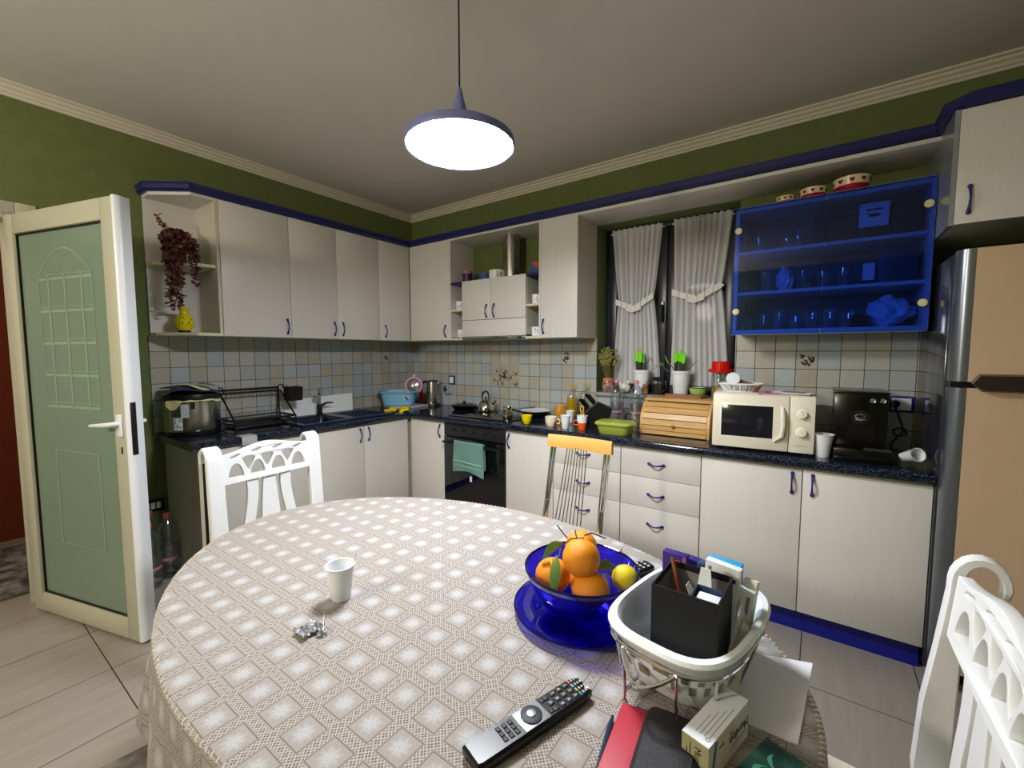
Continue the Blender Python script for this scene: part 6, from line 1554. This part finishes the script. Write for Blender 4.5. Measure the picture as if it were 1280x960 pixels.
carton('purple carton with an orange print behind the black box',(3.128,-2.085,FZ),math.radians(-5),(.048,.018,.142),'purplebox',(0,0),[('orange_print',(-.004,.012,-.0096,-.009,.100,.130),'orangeprint'),('end_print',(.016,.0235,-.0096,-.009,.095,.14),'violet')])
carton('second purple carton half hidden right of the one with the orange print',(3.158,-2.060,FZ),math.radians(-12),(.03,.02,.128),'purplebox')
carton('white carton with small navy lettering tilted above the black box rim',(3.215,-2.128,FZ),math.radians(-8),(.060,.016,.165),'cartonwhite',(0,.06),[('fine_print',(-.024,-.018,-.0085,-.008,.125,.155),'greyprint'),('logo_print',(.016,.024,-.0085,-.008,.138,.146),'textnavy')])
carton('sky blue carton directly behind the tilted white carton',(3.222,-2.104,FZ),math.radians(-6),(.060,.020,.160),'skyblue')
carton('narrow white carton with dotted print standing at the back right of the dish',(3.250,-2.120,FZ),math.radians(-10),(.026,.022,.128),'cartonwhite',(0,.12),[('fine_print',(.002,.008,-.0115,-.011,.085,.118),'greyprint'),('end_stripe',(-.0135,-.013,-.009,.009,.05,.126),'brownplastic')])
carton('slate blue small carton between the purple and white cartons',(3.184,-2.088,FZ),math.radians(-8),(.022,.02,.138),'bluebox')
# leaning cartons at the right
def slab(name,label,p,u,v,th,mt,prints=()):
    """p corner, u,v edge vectors, th thickness"""
    p,u,v=Vector(p),Vector(u),Vector(v); n=u.cross(v).normalized()*th
    t=thing(name,label,'medicine box',tuple(p),0,'medicine cartons in the dish')
    obj('carton',MB().rings([[p,p+u,p+u+v,p+v],[p+n,p+u+n,p+u+v+n,p+v+n]]),mt,t)
    for nm,a0,a1,b0,b1,m2 in prints:
        q=[p+u*a+v*b+n*1.03 for a,b in ((a0,b0),(a1,b0),(a1,b1),(a0,b1))]; r=[x+n.normalized()*.0004 for x in q]; obj(nm,MB().rings([q,r]),m2,t)
    return t
slab('medicine_box','pale olive carton with a barcode leaning at the right side of the dish',(3.252,-2.250,FZ+.020),(.010,.105,.062),(.014,-.004,-.020),.008,'greenbox',[('barcode',.08,.2,.2,.85,'textgrey'),('fine_print',.45,.92,.22,.34,'textgrey'),('fine_print',.45,.92,.5,.62,'textgrey')])
slab('medicine_box','tall cream carton with black lettering leaning out at the far right of the dish',(3.244,-2.138,FZ+.012),(.012,.026,.128),(.022,-.006,.0),.012,'carton',[('lettering',.72,.88,.35,.75,'blackline')])
slab('leaflet','folded white instruction leaflet sticking up at the right of the black box',(3.247,-2.215,FZ+.03),(.012,.085,.085),(.012,.02,-.045),.003,'paper',[('print_line',.25,.9,.2,.3,'blackline'),('print_line',.2,.8,.55,.62,'greyprint')])
# ================================================================= PENDANT LAMP
LX,LY,LZ=2.287,-1.803,2.085
t=thing('pendant_lamp','round flat pendant lamp with glowing white disc hanging over the table','lamp',(LX,LY,LZ))
P=[(.180,.004),(.190,0),(.194,.010),(.190,.026),(.165,.042),(.11,.051),(.07,.058),(.048,.075),(.033,.105),(.021,.14),(.013,.17),(.010,.185),(.007,.200),(.003,.204)]
obj('shade',MB().lathe(P,(LX,LY,LZ),72),'lampshade',t)
obj('light_panel',MB().lathe([(.178,-.001),(.184,.0008),(.184,.0035),(.001,.0035)],(LX,LY,LZ),64),'lamplight',t)
obj('cord',MB().tube([(LX,LY,LZ+.2),(LX,LY,H-.02)],.003,8),'black',t); obj('ceiling_cup',MB().lathe([(.05,-.0),(.05,-.02),(.02,-.035)],(LX,LY,H),24),'white',t)
# ================================================================= LIGHT
def area(name,loc,rot,size,energy,col):
    l=bpy.data.lights.new(name,'AREA'); l.energy=energy; l.color=col; l.size=size; o=bpy.data.objects.new(name,l); COL.objects.link(o); o.location=loc; o.rotation_euler=rot; return o
pl=bpy.data.lights.new('room_lamp','POINT'); pl.energy=WARM; pl.color=(1,.90,.79); pl.shadow_soft_size=.15; po=bpy.data.objects.new('room_lamp',pl); COL.objects.link(po); po.location=(1.7,-4.7,2.05)
area('hallway_light',(-.8,-3.6,2.6),(0,0,0),.3,9,(1,.8,.6))
w=bpy.data.worlds.new('world'); SC.world=w; w.use_nodes=True; w.node_tree.nodes['Background'].inputs[0].default_value=(.01,.012,.02,1); w.node_tree.nodes['Background'].inputs[1].default_value=.3
# ================================================================= CAMERA
cam=bpy.data.cameras.new('camera'); co=bpy.data.objects.new('camera',cam); COL.objects.link(co); SC.camera=co
cam.sensor_width=36; cam.lens=538.673*36/1280; cam.clip_start=.02
yaw,pitch,roll=-0.62150,0.07310,-0.0008
f=Vector((math.sin(yaw)*math.cos(pitch),math.cos(yaw)*math.cos(pitch),-math.sin(pitch))); r=Vector((math.cos(yaw),-math.sin(yaw),0)); u=r.cross(f)
cr,sr=math.cos(roll),math.sin(roll); r,u=cr*r+sr*u,-sr*r+cr*u
Mc=Matrix((( r.x,u.x,-f.x,3.35392),(r.y,u.y,-f.y,-2.97897),(r.z,u.z,-f.z,1.36381),(0,0,0,1))); co.matrix_world=Mc
SC.view_settings.view_transform='Standard'; SC.view_settings.look='None'; SC.view_settings.exposure=EXPO; SC.view_settings.gamma=1; SC.view_settings.use_curve_mapping=False
SC.cycles.transparent_max_bounces=24; SC.cycles.max_bounces=8; SC.cycles.sample_clamp_indirect=6
